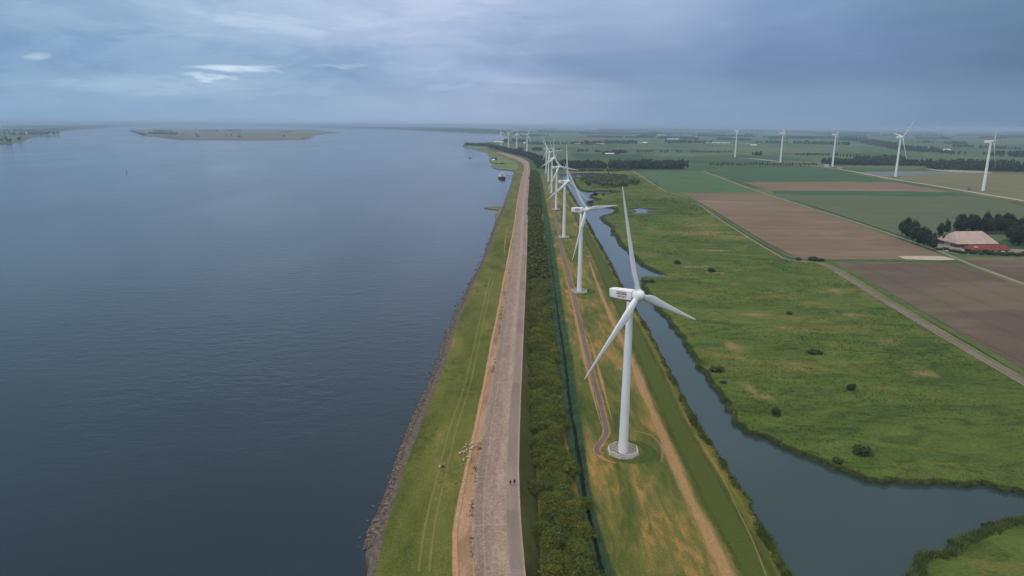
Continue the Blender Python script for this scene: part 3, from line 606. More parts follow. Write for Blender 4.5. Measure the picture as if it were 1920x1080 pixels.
ribbon3('verge_edge', [extend(P[0], P[1], 120)]+P, 2.4, VE)
# drape helper: foreshore ribbons sit on the sloping grass
def drape(names):
    import bisect
    ys = np.array([p[1] for p in wC][::-1]); 
    def surf(x, y):
        cx = np.interp(y, [p[1] for p in wC], [p[0] for p in wC]); dx = np.interp(y, [p[1] for p in wD], [p[0] for p in wD])
        t = min(1, max(0, (x-cx)/(dx-cx+1e-6))); return .5+1.1*t
    for o in COL.objects:
        if o.name.split('.')[0] in names:
            for v in o.data.vertices: v.co.z = surf(v.co.x, v.co.y)+(.05 if o.name.startswith('wheel') else .07)
    return surf
surf_fore = drape(('wheel_track',))
for o in list(COL.objects):
    if o.name.startswith('dry_patch') and o.data.vertices[0].co.z > 1: 
        for v in o.data.vertices: v.co.z = surf_fore(v.co.x, v.co.y)+.08

# ------------------------------------------------------------------ leaf and blade builders
def crown_arrays(seed, n, rx, h0, h1, leaf_, lobes=14, taper=0.0, lobe=.42):
    """leaf quads gathered in lobes through an ellipsoid from height h0 to h1"""
    r = np.random.default_rng(seed); zc = (h0+h1)/2; rz = (h1-h0)/2
    d = r.normal(size=(lobes, 3)); d /= np.linalg.norm(d, axis=1)[:, None]; d *= r.uniform(.25, .72, (lobes, 1))
    lr = r.uniform(.75, 1.2, lobes)*lobe
    li = r.integers(0, lobes, n); q = r.normal(size=(n, 3)); q /= np.linalg.norm(q, axis=1)[:, None]
    p = d[li]+q*(lr[li]*r.uniform(.55, 1.05, n))[:, None]
    k = 1-taper*np.clip(p[:, 2], -1, 1)*.5
    P = np.stack([p[:, 0]*rx*k, p[:, 1]*rx*k, zc+p[:, 2]*rz], 1)
    nr = q+r.normal(size=(n, 3))*.55+np.array([0, 0, .25]); nr /= np.linalg.norm(nr, axis=1)[:, None]
    a = np.cross(nr, r.normal(size=(n, 3))); a /= np.linalg.norm(a, axis=1)[:, None]; b = np.cross(nr, a)
    s = leaf_*r.uniform(.55, 1.35, (n, 1)); a = a*s; b = b*s*r.uniform(.45, .8, (n, 1))
    V = np.stack([P-a, P-b*.9, P+a, P+b], 1).reshape(-1, 3); F = np.arange(4*n).reshape(-1, 4)
    return V, F
def trunk_mesh(seed, h, r0, limbs=4, spread=1.2):
    rr = random.Random(seed); m = MB(); m.tube((0, 0, -.2), (rr.uniform(-.1, .1), rr.uniform(-.1, .1), h*.5), r0, r0*.7, 7)
    m.tube((0, 0, h*.48), (rr.uniform(-.3, .3), rr.uniform(-.3, .3), h), r0*.7, r0*.2, 6)
    for k in range(limbs):
        a = 2*math.pi*(k+rr.random()*.6)/limbs; z0 = h*rr.uniform(.3, .6)
        m.tube((0, 0, z0), (math.cos(a)*spread, math.sin(a)*spread, z0+h*rr.uniform(.2, .35)), r0*.45, r0*.12, 5)
    return m
def protos(name, k, n, rx, h0, h1, leaf_, mat, lobes=14, taper=0.0, lobe=.42, tr=.16, seed=0):
    out = []
    for i in range(k):
        V, F = crown_arrays(seed*31+i, n, rx, h0, h1, leaf_, lobes, taper, lobe)
        t = trunk_mesh(seed*17+i, h0+(h1-h0)*.75, tr, 4, rx*.5)
        out.append((mesh(name+'_crown', V, F, mat, False), mesh(name+'_trunk', t.v, t.f, BARK, True), V, F))
    return out
ORD = 'first second third fourth fifth sixth seventh eighth ninth tenth eleventh twelfth thirteenth fourteenth fifteenth sixteenth seventeenth eighteenth nineteenth twentieth'.split()
def ordn(k):
    if k < 20: return ORD[k]
    t = {2: 'twent', 3: 'thirt', 4: 'fort'}[(k+1)//10]; u = (k+1) % 10
    return t+'ieth' if u == 0 else t+'y-'+ORD[u-1]
def place_tree(name, pr, x, y, s, sz, label, cat, group, z=0.0, flat=False):
    o = empty(name, (x, y, z), random.uniform(0, 6.28), (s, s, sz))
    tag(o, label, cat, group)
    link('crown', pr[0], o)
    if not flat: link('trunk', pr[1], o)
    return o
def forest(name, pts, pr, mat, label, zs=0.0, sc=(.8, 1.25), cat=None):
    """many trees that read as one mass"""
    vs = []; fs = []; b = 0
    for (x, y, s) in pts:
        V, F = pr[random.randrange(len(pr))][2:4]; a = random.uniform(0, 6.28); k = s*random.uniform(*sc); kz = s*random.uniform(*sc)
        c, s_ = math.cos(a), math.sin(a)
        vs.append(np.stack([(V[:, 0]*c-V[:, 1]*s_)*k+x, (V[:, 0]*s_+V[:, 1]*c)*k+y, V[:, 2]*kz+zs], 1)); fs.append(F+b); b += len(V)
    o = link(name, mesh(name, np.concatenate(vs), np.concatenate(fs), mat)); tag(o, label, kind='stuff'); return o
def tufts(name, pts, h, w, nb, mat, label, lean=.35, seed=1, spread=.5):
    r = np.random.default_rng(seed); P = np.repeat(np.asarray(pts, float), nb, 0); n = len(P)
    H = (np.repeat(h, nb) if isinstance(h, np.ndarray) else h)*r.uniform(.6, 1.25, n)
    Wd = (np.repeat(w, nb) if isinstance(w, np.ndarray) else w)*r.uniform(.6, 1.3, n)
    a = r.uniform(0, 6.283, n); sx, sy = np.cos(a)*Wd/2, np.sin(a)*Wd/2
    sp_ = (np.repeat(spread, nb) if isinstance(spread, np.ndarray) else spread)
    P[:, 0] += r.normal(size=n)*sp_; P[:, 1] += r.normal(size=n)*sp_
    lx, ly = r.normal(size=n)*H*lean, r.normal(size=n)*H*lean
    z = P[:, 2]
    V = np.stack([np.stack([P[:, 0]-sx, P[:, 1]-sy, z-.1], 1), np.stack([P[:, 0]+sx, P[:, 1]+sy, z-.1], 1),
                  np.stack([P[:, 0]+lx+sx*.3, P[:, 1]+ly+sy*.3, z+H], 1), np.stack([P[:, 0]+lx-sx*.3, P[:, 1]+ly-sy*.3, z+H*.93], 1)], 1).reshape(-1, 3)
    o = link(name, mesh(name, V, np.arange(4*n).reshape(-1, 4), mat)); tag(o, label, kind='stuff'); return o

# ------------------------------------------------------------------ wind turbines
PAINT = NT('turbine_paint'); _n = PAINT.noise(.35, 5, .6, .3, PAINT.coord('Object', (1, 1, .25)))
PAINT = PAINT.done(PAINT.mix(1.0, (.74, .755, .76), PAINT.ramp(_n, [(.3, .93), (.7, 1.03)]), 'MULTIPLY'), .42, .45)
PAINTG = plain('weathered_gel_coat', (.70, .71, .71), .5, .4, .05, .6)
DARKP = plain('dark_vent', (.06, .06, .065), .6, .3, .1, 2); REDP = plain('sign_red', (.30, .03, .035), .5, .4, .05, 1)
WHITEP = plain('sign_white', (.8, .8, .8), .5, .4, .02, 1); BLACKP = plain('sign_black', (.05, .05, .055), .5, .4, .02, 1)
CONC = plain('pad_concrete', (.20, .165, .14), .9, .2, .4, .8); GALV = plain('galvanised_steel', (.66, .67, .64), .5, .5, .08, 2, .2)
def rrect(w, h, r=.5, n=4, cx=0, cz=0):
    p = []
    for qx, qz, a0 in ((1, 1, 0), (-1, 1, 90), (-1, -1, 180), (1, -1, 270)):
        for i in range(n):
            a = rad(a0+90*i/(n-1)); p.append((cx+qx*(w/2-r)+r*math.cos(a), cz+qz*(h/2-r)+r*math.sin(a)))
    return p
def nacelle_mb():
    m = MB(); rg = []
    for x, w, h, cz, r in ((-8.2, 2.5, 2.5, .15, .2), (-8.0, 2.95, 3.1, .12, .22), (-7.2, 3.2, 3.3, .08, .22), (-3, 3.4, 3.55, 0, .22), (0.6, 3.4, 3.6, 0, .22), (1.35, 3.2, 3.4, 0, .35), (1.5, 2.6, 2.8, 0, .7)):
        rg.append([(x, a, b) for a, b in rrect(w, h, r, 4, 0, cz)])
    return m.rings(rg)
def text_mesh(s, size, name):
    c = bpy.data.curves.new(name, 'FONT'); c.body = s; c.size = size; c.align_x = 'CENTER'; c.align_y = 'CENTER'; c.extrude = .012; c.space_character = 1.15
    c.offset = .012*size
    o = bpy.data.objects.new(name, c); COL.objects.link(o); dg = bpy.context.evaluated_depsgraph_get()
    me = bpy.data.meshes.new_from_object(o.evaluated_get(dg)); bpy.data.objects.remove(o); bpy.data.curves.remove(c); me.name = name; return me
def blade_mb(L):
    st = [(0.02, 1.75, 1.75, 0, 30), (.06, 1.75, 1.7, 0, 25), (.11, 2.1, 1.2, .12, 18), (.17, 2.65, .85, .28, 13), (.23, 2.75, .65, .34, 10), (.35, 2.35, .48, .32, 6), (.5, 1.85, .34, .30, 3), (.65, 1.42, .24, .28, 1), (.8, 1.02, .16, .27, 0), (.92, .66, .10, .26, -1), (.98, .36, .06, .2, -1), (1.0, .08, .03, 0, -1)]
    k = L/34.0; rg = []
    for s, c, t, o, tw in st:
        ring = []; a = rad(tw)
        for i in range(14):
            q = 2*math.pi*i/14; yy = math.cos(q)*c/2; xx = math.sin(q)*t/2*(1.0+.35*math.cos(q)*(1 if s > .1 else 0)); yy -= o*c*.5*1.0
            bend = .012*L*s*s
            ring.append(((xx*math.cos(a)-yy*math.sin(a))*k+bend, (xx*math.sin(a)+yy*math.cos(a))*k, s*L))
        rg.append(ring)
    return MB().rings(rg)
def hub_mb():
    rg = []
    for x, r in ((-1.55, .9), (-1.5, 1.35), (-1.1, 1.62), (-.2, 1.85), (.6, 1.80), (1.3, 1.45), (1.8, .95), (2.05, .35)):
        rg.append([(x, r*math.cos(2*math.pi*i/24), r*math.sin(2*math.pi*i/24)) for i in range(24)])
    m = MB().rings(rg)
    for k in range(3):
        a = k*2*math.pi/3; d = Vector((0, math.sin(a), math.cos(a))); m.tube(d*.9, d*2.0, 1.0, .95, 16)
    return m
_nac = nacelle_mb(); NAC = mesh('nacelle', _nac.v, _nac.f, PAINT, True); 
try: NAC.set_sharp_from_angle(angle=rad(45))
except Exception: pass
_b = blade_mb(34.0); BLADE = mesh('blade', _b.v, _b.f, PAINTG, True); _h = hub_mb(); HUB = mesh('hub', _h.v, _h.f, PAINTG, True)
_s = MB().box(-4.6, -.4, -1.745, -1.69, -.05, 1.05); SIGN = mesh('sign', _s.v, _s.f, REDP)
TXT1 = text_mesh('ENECO', 1.12, 'lettering'); TXT1.materials.append(WHITEP); TXT2 = text_mesh('energie', 1.0, 'lettering'); TXT2.materials.append(BLACKP)
_v = MB().box(-6.2, -5.0, -.5, .5, 1.72, 1.95); HATCH = mesh('roof_hatch', _v.v, _v.f, PAINTG)
_v = MB().tube((-7.2, .6, 1.6), (-7.2, .6, 2.9), .05, .03, 6); MAST = mesh('wind_sensor', _v.v, _v.f, DARKP)
def tower_mesh(H, r0, r1):
    m = MB(); rg = []
    zs = [0, .05, H*.33, H*.333, H*.66, H*.663, H-1.9]
    for z in zs:
        r = r0+(r1-r0)*z/H; r *= 1.0
        rg.append([(r*math.cos(2*math.pi*i/32), r*math.sin(2*math.pi*i/32), z) for i in range(32)])
    m.rings(rg)
    for z in (H*.333, H*.663): 
        r = r0+(r1-r0)*z/H; m.tube((0, 0, z), (0, 0, z+.09), r+.02, r+.02, 32)
    return m
def turbine(bx, by, H, L, yaw, th, off, label, tilt=7.5, cone=-1.5, k=1.0, r0=1.55, r1=1.0, sign=False, pad=False, group=None, ntilt=4.0):
    root = empty('wind_turbine', (bx, by, 0)); tag(root, label, 'wind turbine', group)
    tw = tower_mesh(H, r0, r1); me = mesh('tower', tw.v, tw.f, PAINT, True)
    try: me.set_sharp_from_angle(angle=rad(30))
    except Exception: pass
    tow = link('tower', me, root)
    d = MB().box(-r0-.06, -r0+.25, -.45, .45, .5, 2.7).build('door', PAINTG, tow)
    def frame(t):
        a = rad(yaw); t = rad(t); n = Vector((math.cos(a)*math.cos(t), math.sin(a)*math.cos(t), math.sin(t))); s_ = Vector((-math.sin(a), math.cos(a), 0)); u = n.cross(s_)
        return Matrix(((n.x, s_.x, u.x), (n.y, s_.y, u.y), (n.z, s_.z, u.z))).to_4x4(), n
    R, n = frame(tilt); RN, nn = frame(ntilt)
    nac = link('nacelle', NAC, root); nac.matrix_local = Matrix.Translation((0, 0, H+.15*k)) @ RN @ Matrix.Diagonal((k*.90, k*.84, k*.84, 1))
    link('roof_hatch', HATCH, nac); link('wind_sensor', MAST, nac)
    if sign:
        link('sign', SIGN, nac)
        a = link('lettering', TXT1, nac); a.rotation_euler = (rad(90), 0, 0); a.location = (-2.5, -1.765, .5); a.scale = (.90, .84, 1)
        b = link('lettering', TXT2, nac); b.rotation_euler = (rad(90), 0, 0); b.location = (-2.45, -1.75, -.62)
    hp = Vector((0, 0, H))+n*off
    hb = link('hub', HUB, root); hb.matrix_local = Matrix.Translation(hp) @ R @ Matrix.Rotation(-rad(th), 4, 'X') @ Matrix.Scale(k, 4)
    for i in range(3):
        b = link('blade', BLADE, root)
        b.matrix_local = Matrix.Translation(hp) @ R @ Matrix.Rotation(-rad(th+120*i), 4, 'X') @ Matrix.Rotation(rad(cone), 4, 'Y') @ Matrix.Diagonal((k, k, L/34.0, 1))
    if pad:
        m = MB(); ro = 5.45; m.rings([[(ro*math.cos(rad(22.5+45*i)), ro*math.sin(rad(22.5+45*i)), z) for i in range(8)] for z in (-.1, .14)])
        m.tube((0, 0, .13), (0, 0, .22), 2.5, 2.4, 24); m.build('base_pad', CONC, root)
    return root
def railing(bx, by, label):
    root = empty('railing', (bx, by, .14)); tag(root, label, 'railing', 'octagonal railings round the turbine feet')
    r = 4.95; P = [Vector((r*math.cos(rad(22.5+45*i)), r*math.sin(rad(22.5+45*i)), 0)) for i in range(8)]
    for p in P: MB().tube(p, p+Vector((0, 0, 1.3)), .085, .085, 8).build('post', GALV, root)
    for z, t in ((1.25, .075), (.65, .045), (.12, .05)):
        m = MB()
        for i in range(8): m.tube(P[i]+Vector((0, 0, z)), P[(i+1) % 8]+Vector((0, 0, z)), t, t, 6)
        m.build('rail', GALV, root)
    m = MB()
    for i in range(8):
        a, b = P[i], P[(i+1) % 8]
        for j in range(1, 16): q = a+(b-a)*j/16; m.tube(q+Vector((0, 0, .12)), q+Vector((0, 0, 1.2)), .022, .022, 4, caps=False)
    m.build('bars', GALV, root)
row_lbl = ['nearest and largest white wind turbine with a red sign on its nacelle, beside the creek',
           'second white turbine of the row, one blade reaching level over the creek',
           'third white turbine of the row, one blade straight up and one crossing down left',
           'fourth white turbine of the row, its blades crossing those of its neighbours',
           'fifth white turbine along the service path, one blade upright and one down left',
           'sixth white turbine along the service path, a blade pointing level to the right',
           'seventh and farthest white turbine of the near row, at the end of the dike meadow']
ROWT = [((1168, 848), 52.6, -47.3, 113.5, 33.3, 3.1), ((1086, 547), 52.2, -43.5, 89.8, 34.0, 3.5), ((1057, 445), 52.3, -44.4, 4.4, 34.4, 3.6), ((1042.5, 393), 52.8, -48, 98.8, 34.6, 3.6),
        ((1034, 362), 53.2, -46.2, 8.5, 34.6, 3.6), ((1028, 340), 54.0, -52, 84.0, 34.0, 3.6), ((1023.7, 325), 54.0, -45.8, 96.3, 34.6, 3.6)]
ROWXY = []
for i, (p, H_, yw, th, L_, of) in enumerate(ROWT):
    b = G(*p); ROWXY.append(b); turbine(b[0], b[1], H_, L_, yw, th, of, row_lbl[i], tilt=7.5 if i != 0 else 8.0, cone=-1.2, sign=True, pad=i < 5)
    if i < 4: railing(b[0], b[1], 'pale octagonal metal railing round the foot of the '+['nearest', 'second', 'third', 'fourth'][i]+' turbine')
for i, (p, H_, yw, th, L_) in enumerate([((939.3, 272.8), 66, -49.2, 104.1, 39.2), ((953, 276.6), 68, -53.3, 70.7, 38.7), ((969, 279.6), 65, -53.1, 8.0, 38.5), ((988, 285), 68, -55.8, 35.3, 42)]):
    b = G(*p); turbine(b[0], b[1], H_, L_, yw, th, 4.0, ['leftmost of four hazy white turbines behind the far bend of the dike', 'second of four hazy turbines behind the dike bend, blades raised in a V', 'third of four hazy turbines behind the dike bend, one blade straight up', 'rightmost of four hazy turbines behind the dike bend, blade level left'][i], tilt=5, cone=0, k=1.25, r0=2.6, r1=1.6)
for i, (p, H_, yw, th, L_, tl_, cn_) in enumerate([((1378, 294.7), 89, -43, 106, 45, 0, -2), ((1463, 304.7), 86.4, -12, 73.5, 48.5, 6, 1), ((1560.6, 312.5), 84.5, -21, 72.5, 49.5, 5, 0), ((1679, 331), 83.4, 1, 79.3, 50, 1.5, 4), ((1843, 357.8), 81.5, -36, 60, 45.5, 6, 3)]):
    b = G(*p); turbine(b[0], b[1], H_, L_, yw, th, 4.5, ['farthest tall white turbine over the fields, left of the other four', 'tall white turbine standing behind the roadside tree row, one blade hanging down', 'tall white turbine beside the construction cabins, one blade hanging down', 'tall white turbine at the olive field edge, a blade raised to the upper right', 'nearest tall white turbine on the olive field, rightmost in the picture'][i], tilt=tl_, cone=cn_, k=1.3, r0=2.5, r1=1.5)
# worn ground and lush rings round the turbine feet
def ring_ribbon(name, cx, cy, r, a0, a1, w, mat, z, ex=1.0):
    P = [np.array([cx+r*ex*math.cos(rad(a)), cy+r*math.sin(rad(a)), 0]) for a in np.linspace(a0, a1, 28)]
    ribbon(name, P, w, mat, z, 3, 1)
for i, b in enumerate(ROWXY[:4]):
    ring_ribbon('lush_ring', b[0]+1.6, b[1]+.8, 7.2, -150, 115, [0, 5.5, 7, 6, 0], GREENS, .038)
    ring_ribbon('worn_ring', b[0]-.8, b[1]-.3, 7.4, 110, 262, [0, 4.0, 4.5, 3.5, 0], DIRTS, .040)

# ------------------------------------------------------------------ willow belt between dike and ditch
TL = Line([(1024, 1080), (1014, 939), (1003, 828), (997, 700), (995, 539), (992, 450), (991, 400), (993, 345), (996, 325), (1002, 316)], 0)
TRt = Line([(1116, 1080), (1083, 921), (1063, 828), (1054, 764), (1045, 680), (1030, 569), (1026, 500), (1019, 430), (1016, 366), (1008, 323), (1006, 316)], 0)
RL = Line([(1119, 1080), (1086, 921), (1065.5, 828), (1056, 764), (1047, 680), (1032, 569), (1028, 500), (1021, 400), (1018, 366), (1009.6, 323)], 0)
RR = Line([(1150, 1080), (1127, 1013), (1104, 921), (1089.6, 802), (1079.5, 750), (1073, 680), (1061, 622), (1043, 500), (1035, 450), (1025, 400), (1017, 355), (1011.5, 323)], 0)
DC = Line([(1130, 1080), (1097, 939), (1078.5, 810), (1071, 778), (1060, 680), (1049, 611), (1034.5, 500), (1028, 450), (1022, 400), (1016, 350), (1010.3, 323)], 0)
YS = [1080, 1000, 939, 880, 828, 780, 730, 680, 640, 600, 569, 535, 500, 470, 440, 415, 395, 378, 362, 350, 340, 330, 324]
def wline(l, z=0.0):
    P = [l.at(y, z) for y in YS]; P = [extend(P[0], P[1], 60)]+P; P = np.array(P); return P[:, 1], P[:, 0]
def X(l, y): return np.interp(y, l[0], l[1])
wTL, wTR_, wRL, wRR, wDC = [wline(l) for l in (TL, TRt, RL, RR, DC)]
PW = protos('willow', 7, 2500, 3.7, -.5, 4.7, .18, L_WILLOW, 150, .3, .34, .14, 3)
PWs = protos('willow_far', 4, 120, 3.1, .4, 6.3, .8, L_WILLOW, 12, .3, .45, .14, 4)
ww = []; y = 104.0
while y < 1560:
    a, b = X(wTL, y), X(wTR_, y); w = b-a
    for fr in (.12, .42, .72): ww.append((a+w*fr+random.gauss(0, 1.2), y+random.uniform(-1.6, 1.6)+(2 if fr == .42 else 0), random.choice((random.uniform(.7, .9), random.uniform(.85, 1.15), random.uniform(.9, 1.1))), fr))
    y += 3.3
vis = [p for p in ww if p[1] > 118]; ind = vis[:300]; rest = vis[300:]+[p for p in ww if p[1] <= 118]
for k, (x, y, s, fr) in enumerate(ind):
    ln = {.12: 'dike side', .42: 'middle', .72: 'ditch side'}[fr]
    sec = 'before the nearest turbine' if y < 200 else 'beside the gap between first and second turbine' if y < 420 else 'beyond the second turbine'
    place_tree('willow_tree', PW[(k*5+k//7) % 7], x, y, s*1.05, s*random.uniform(.85, 1.1), 'leafy willow, %s line of the belt, %s' % (ln, sec), 'tree', 'willows of the belt, %s line, %s' % (ln, sec))
forest('willow_belt', [q[:3] for q in rest], PWs, L_WILLOW, 'far stretch of the willow belt along the dike')
# ditch and reeds
P = [np.array([X(wDC, y), y, 0]) for y in np.linspace(90, 1560, 90)]
ribbon('ditch_water', P, [2.3, 2.1, 1.9, 1.7], DITCHW, .02, 1, 0)
def band(l0, l1, n, y0=90., y1=1560., pw_=1.9, seed=2):
    r = np.random.default_rng(seed); u = r.random(n); y = y0*(y1/y0)**(u**1.0); t = r.random(n)
    a = np.interp(y, l0[0], l0[1]); b = np.interp(y, l1[0], l1[1]); return np.stack([a+(b-a)*t, y, np.zeros(n)], 1), y
def off_line(l, d): return (l[0], l[1]+d)
p1, y1_ = band(off_line(wRL, -.2), off_line(wDC, -1.0), 9000, seed=3); p2, y2_ = band(off_line(wDC, .75), off_line(wRR, .1), 9000, seed=5)
pp = np.concatenate([p1, p2]); yy = np.concatenate([y1_, y2_]); kk = np.clip(yy/170, 1, 5)
tufts('reeds', pp, 1.5*np.ones(len(pp)), .13*kk, 4, REED, 'tall blue green reeds lining both sides of the narrow ditch', .13, 7, .13*kk)
# rough grass at the toe of the dike
r = np.random.default_rng(8); ye = 120*(900/120.)**r.random(700); cl_ = np.floor(ye/9); ok_ = (np.sin(cl_*12.9898)*43758.5 % 1) > .55; ye = ye[ok_]
xe = np.interp(ye, [p[1] for p in wE], [p[0] for p in wE])+r.normal(size=len(ye))*.35
tufts('verge_weeds', np.stack([xe, ye, np.full(len(ye), 1.95)], 1), .45, .2, 5, HERB, 'dark weeds in clumps along the left edge of the dike paving', .6, 9, .25)
yg = 120*(900/120.)**r.random(2600); xg = np.interp(yg, [p[1] for p in wC], [p[0] for p in wC]); xd = np.interp(yg, [p[1] for p in wD], [p[0] for p in wD]); tt = r.random(len(yg)); xx = xg+(xd-xg)*tt
cl_ = (np.sin(xx*.31+np.sin(yg*.05)*3)+np.sin(yg*.083+xx*.1)) > 1.05
tufts('dike_tufts', np.stack([xx, yg, .5+1.1*tt], 1)[cl_], .3, .3, 5, HERB, 'darker rough tufts in patches on the dike grass', .7, 10, .5)
# creek bank vegetation
def along(P, n, w0, w1, side, seed, power=1.0):
    r = np.random.default_rng(seed); P = np.array([p[:2] for p in P]); d = np.diff(P, axis=0); L_ = np.linalg.norm(d, axis=1); D = np.linalg.norm(P[:-1], axis=1)
    wt = L_/D**power; c = np.cumsum(wt)/wt.sum(); i = np.searchsorted(c, r.random(n)); i = np.clip(i, 0, len(d)-1); t = r.random(n)
    q = P[i]+d[i]*t[:, None]; nr = np.stack([-d[i][:, 1], d[i][:, 0]], 1)/(L_[i][:, None]+1e-6)*side
    o = w0+(w1-w0)*r.random(n)**1.5; q = q+nr*o[:, None]; return np.stack([q[:, 0], q[:, 1], np.zeros(n)], 1), D[i], i
pt, D, ii = along(bankR, 13000, -.2, 1.0, 1, 11, .8); okm = np.sin(ii*.07)+.6*np.sin(ii*.023+1) > -1.3
kk = np.clip(D/220, 1, 5)
tufts('bank_reeds', pt[okm], 1.0*np.ones(okm.sum()), (.22*kk)[okm], 3, REEDB, 'reed fringe along the marsh side of the creek', .2, 12, (.25*kk)[okm])
pt, D, ii = along(bankL, 9000, -.5, 1.4, 1, 13, .9); rr = np.random.default_rng(4)
cl = (np.sin(ii*.9)+np.sin(ii*.37+2)+np.sin(ii*.131+1)) ; hh = np.clip(.35+.35*cl, .12, 1.3)*1.0; hh[D < 230] *= 1.35
tufts('bank_herbs', pt, hh, .22*np.clip(D/170, 1, 5), 4, HERB, 'dark weeds growing along the meadow edge of the creek', .45, 14, .35)
pt, D, ii = along(pen, 5000, -.3, 2.2, -1, 15, .9); tufts('peninsula_reeds', pt, 1.1, .25, 3, REEDB, 'reed fringe round the green point at the lower right', .3, 16, .3)
# marsh tufts over the whole marsh, thinning with distance
r = np.random.default_rng(21); n = 170000; ym = 130*(1500/130.)**r.random(n); xm = r.uniform(20, 520, n)*np.clip(ym/420, .75, 1.2)
pm = np.stack([xm, ym, np.zeros(n)], 1); msk = inside(pm, [np.array(p) for p in bankR]+pw([(2290, 960), (2290, 937)])+wTR[::-1][1:]) & ~inside(pm, hole2); pm = pm[msk][:70000]
km = np.clip(np.hypot(pm[:, 0], pm[:, 1])/260, 1, 4.5)
hm = (.30+.30*np.sin(pm[:, 0]*.045+np.sin(pm[:, 1]*.021)*2)*np.sin(pm[:, 1]*.06+pm[:, 0]*.01))*1.0+.15
tufts('marsh_tufts', pm, np.clip(hm*.8, .12, .55), .34*km, 2, MARSHT, 'rough grass tufts scattered over the marsh', .9, 22, .3*km)

# ------------------------------------------------------------------ boulders along the water
ICO = []
def ico(sub):
    import bmesh
    bm = bmesh.new(); bmesh.ops.create_icosphere(bm, subdivisions=sub, radius=1); v = np.array([q.co[:] for q in bm.verts]); f = np.array([[a.index for a in q.verts] for q in bm.faces]); bm.free(); return v, f
iv, if_ = ico(1)
for k in range(5):
    r = np.random.default_rng(60+k); s = r.uniform(.7, 1.25, len(iv)); ICO.append(iv*s[:, None]*np.array([1, r.uniform(.7, 1), r.uniform(.5, .75)]))
BM = [mesh('boulder', v*.5, if_, ROCK) for v in ICO]
yA = np.array([p[1] for p in wA]); xA = np.array([p[0] for p in wA]); xB = np.array([p[0] for p in wB])
r = np.random.default_rng(33); N_ = 16000; yb = 152*(900/152.)**r.random(N_)
w_ = np.interp(yb, yA, xB-xA); t = r.beta(1.6, 1.4, N_); keep = np.ones(N_, bool); yb = yb[keep]
xb = np.interp(yb, yA, xA)+w_*t*1.05-.25; zb = -1.15+1.25*t; sz = r.uniform(.45, 1.25, len(yb))*np.clip(yb/330, .8, 2.0)
stray = (yb > 152) & (r.random(len(yb)) < .012); xb[stray] -= r.uniform(0.3, 3.0, stray.sum()); zb[stray] = -1.0
o_ = np.argsort(yb); fl = o_[:300]; rs = o_[300:]
for k, i in enumerate(fl):
    q = link('boulder', BM[k % 5]); q.location = (xb[i], yb[i], zb[i]); q.rotation_euler = (random.uniform(-.4, .4), random.uniform(-.4, .4), random.uniform(0, 6.28)); q.scale = (sz[i],)*3
    tag(q, 'brown boulder of the rock bank, '+(_z := 'near its lower end' if yb[i] < 190 else 'farther along')+(_s := ', loose in the water' if stray[i] else ', inside the bank'), 'boulder', 'boulders '+_z+_s)
vs = []; fs = []; b = 0
for i in rs:
    v = ICO[i % 5]*.5*sz[i]; a = r.uniform(0, 6.28); c, s_ = math.cos(a), math.sin(a)
    vs.append(np.stack([v[:, 0]*c-v[:, 1]*s_+xb[i], v[:, 0]*s_+v[:, 1]*c+yb[i], v[:, 2]+zb[i]], 1)); fs.append(if_+b); b += len(v)
tag(link('rock_bank_stones', mesh('rock_bank_stones', np.concatenate(vs), np.concatenate(fs), ROCK)), 'rest of the brown rock bank along the river', kind='stuff')

# ------------------------------------------------------------------ trees and bushes one can tell apart
PF = protos('farm', 4, 1300, 5.0, .9, 15.8, .70, L_DARK, 26, .2, .42, .28, 8)
PP = protos('poplar', 4, 260, 3.6, 2.6, 21, 1.15, L_FAR, 14, .2, .42, .25, 9)
PR = protos('row', 3, 170, 3.4, 3.6, 13, 1.05, L_FAR, 10, .1, .42, .2, 10)
PC = protos('carr', 4, 320, 3.4, .5, 10.5, .7, L_CARR, 12, .2, .44, .15, 11)
PB = protos('bush', 5, 800, 1.0, -.15, 1.2, .13, L_BUSH, 22, .1, .50, .05, 12)
PX = protos('mass', 4, 46, 4.2, .5, 13, 2.6, L_FAR, 8, .1, .46, .2, 13)
for k, (x, y, s, lb) in enumerate([(1691, 443, 1.0, 'leftmost'), (1701, 449, .98, 0), (1712, 454, .92, 0), (1723, 458, .85, 0), (1733, 462, .8, 0), (1742, 466, .78, 0), (1750, 469, .75, 0), (1700, 438, 1.05, 0), (1714, 441, 1.0, 0), (1728, 447, .85, 0), (1738, 453, .8, 0), (1748, 459, .75, 0)]):
    p = G(x, y); place_tree('broadleaf_tree', random.choice(PF), p[0], p[1], s*1.05, s, ordn(k)+' dark tree in the clump by the farm road, '+('front line' if k < 7 else 'rear line'), 'tree', 'dark trees beside the farm road')
for x, y, s, lb in [(1762, 444, .95, 'left tree of the dark pair standing between the road clump and the barn'), (1774, 442, 1.05, 'right tree of the dark pair standing between the road clump and the barn'), (1769, 457, .55, 'small dark tree right against the left end of the barn')]:
    p = G(x, y); place_tree('broadleaf_tree', random.choice(PF), p[0], p[1], s*.8, s, lb, 'tree', None)
for k in range(20):
    x = 1793+k*7.6; p = G(x, 434+k*.45+random.uniform(-1.5, 1.5)); s = random.uniform(.9, 1.12)*(.85 if k == 0 else 1)
    place_tree('broadleaf_tree', random.choice(PF), p[0], p[1], s*1.05, s, ordn(k)+' from the left in the tall dark tree belt behind the barn', 'tree', 'dark trees behind the barn')
for k in range(6):
    p = G(1898+k*9, 455+k*2+random.uniform(-4, 6)); s = random.uniform(.7, .95); place_tree('broadleaf_tree', random.choice(PF), p[0], p[1], s*.85, s, ordn(k)+' from the left of the dark trees right of the red shed', 'tree', 'dark trees by the red shed')
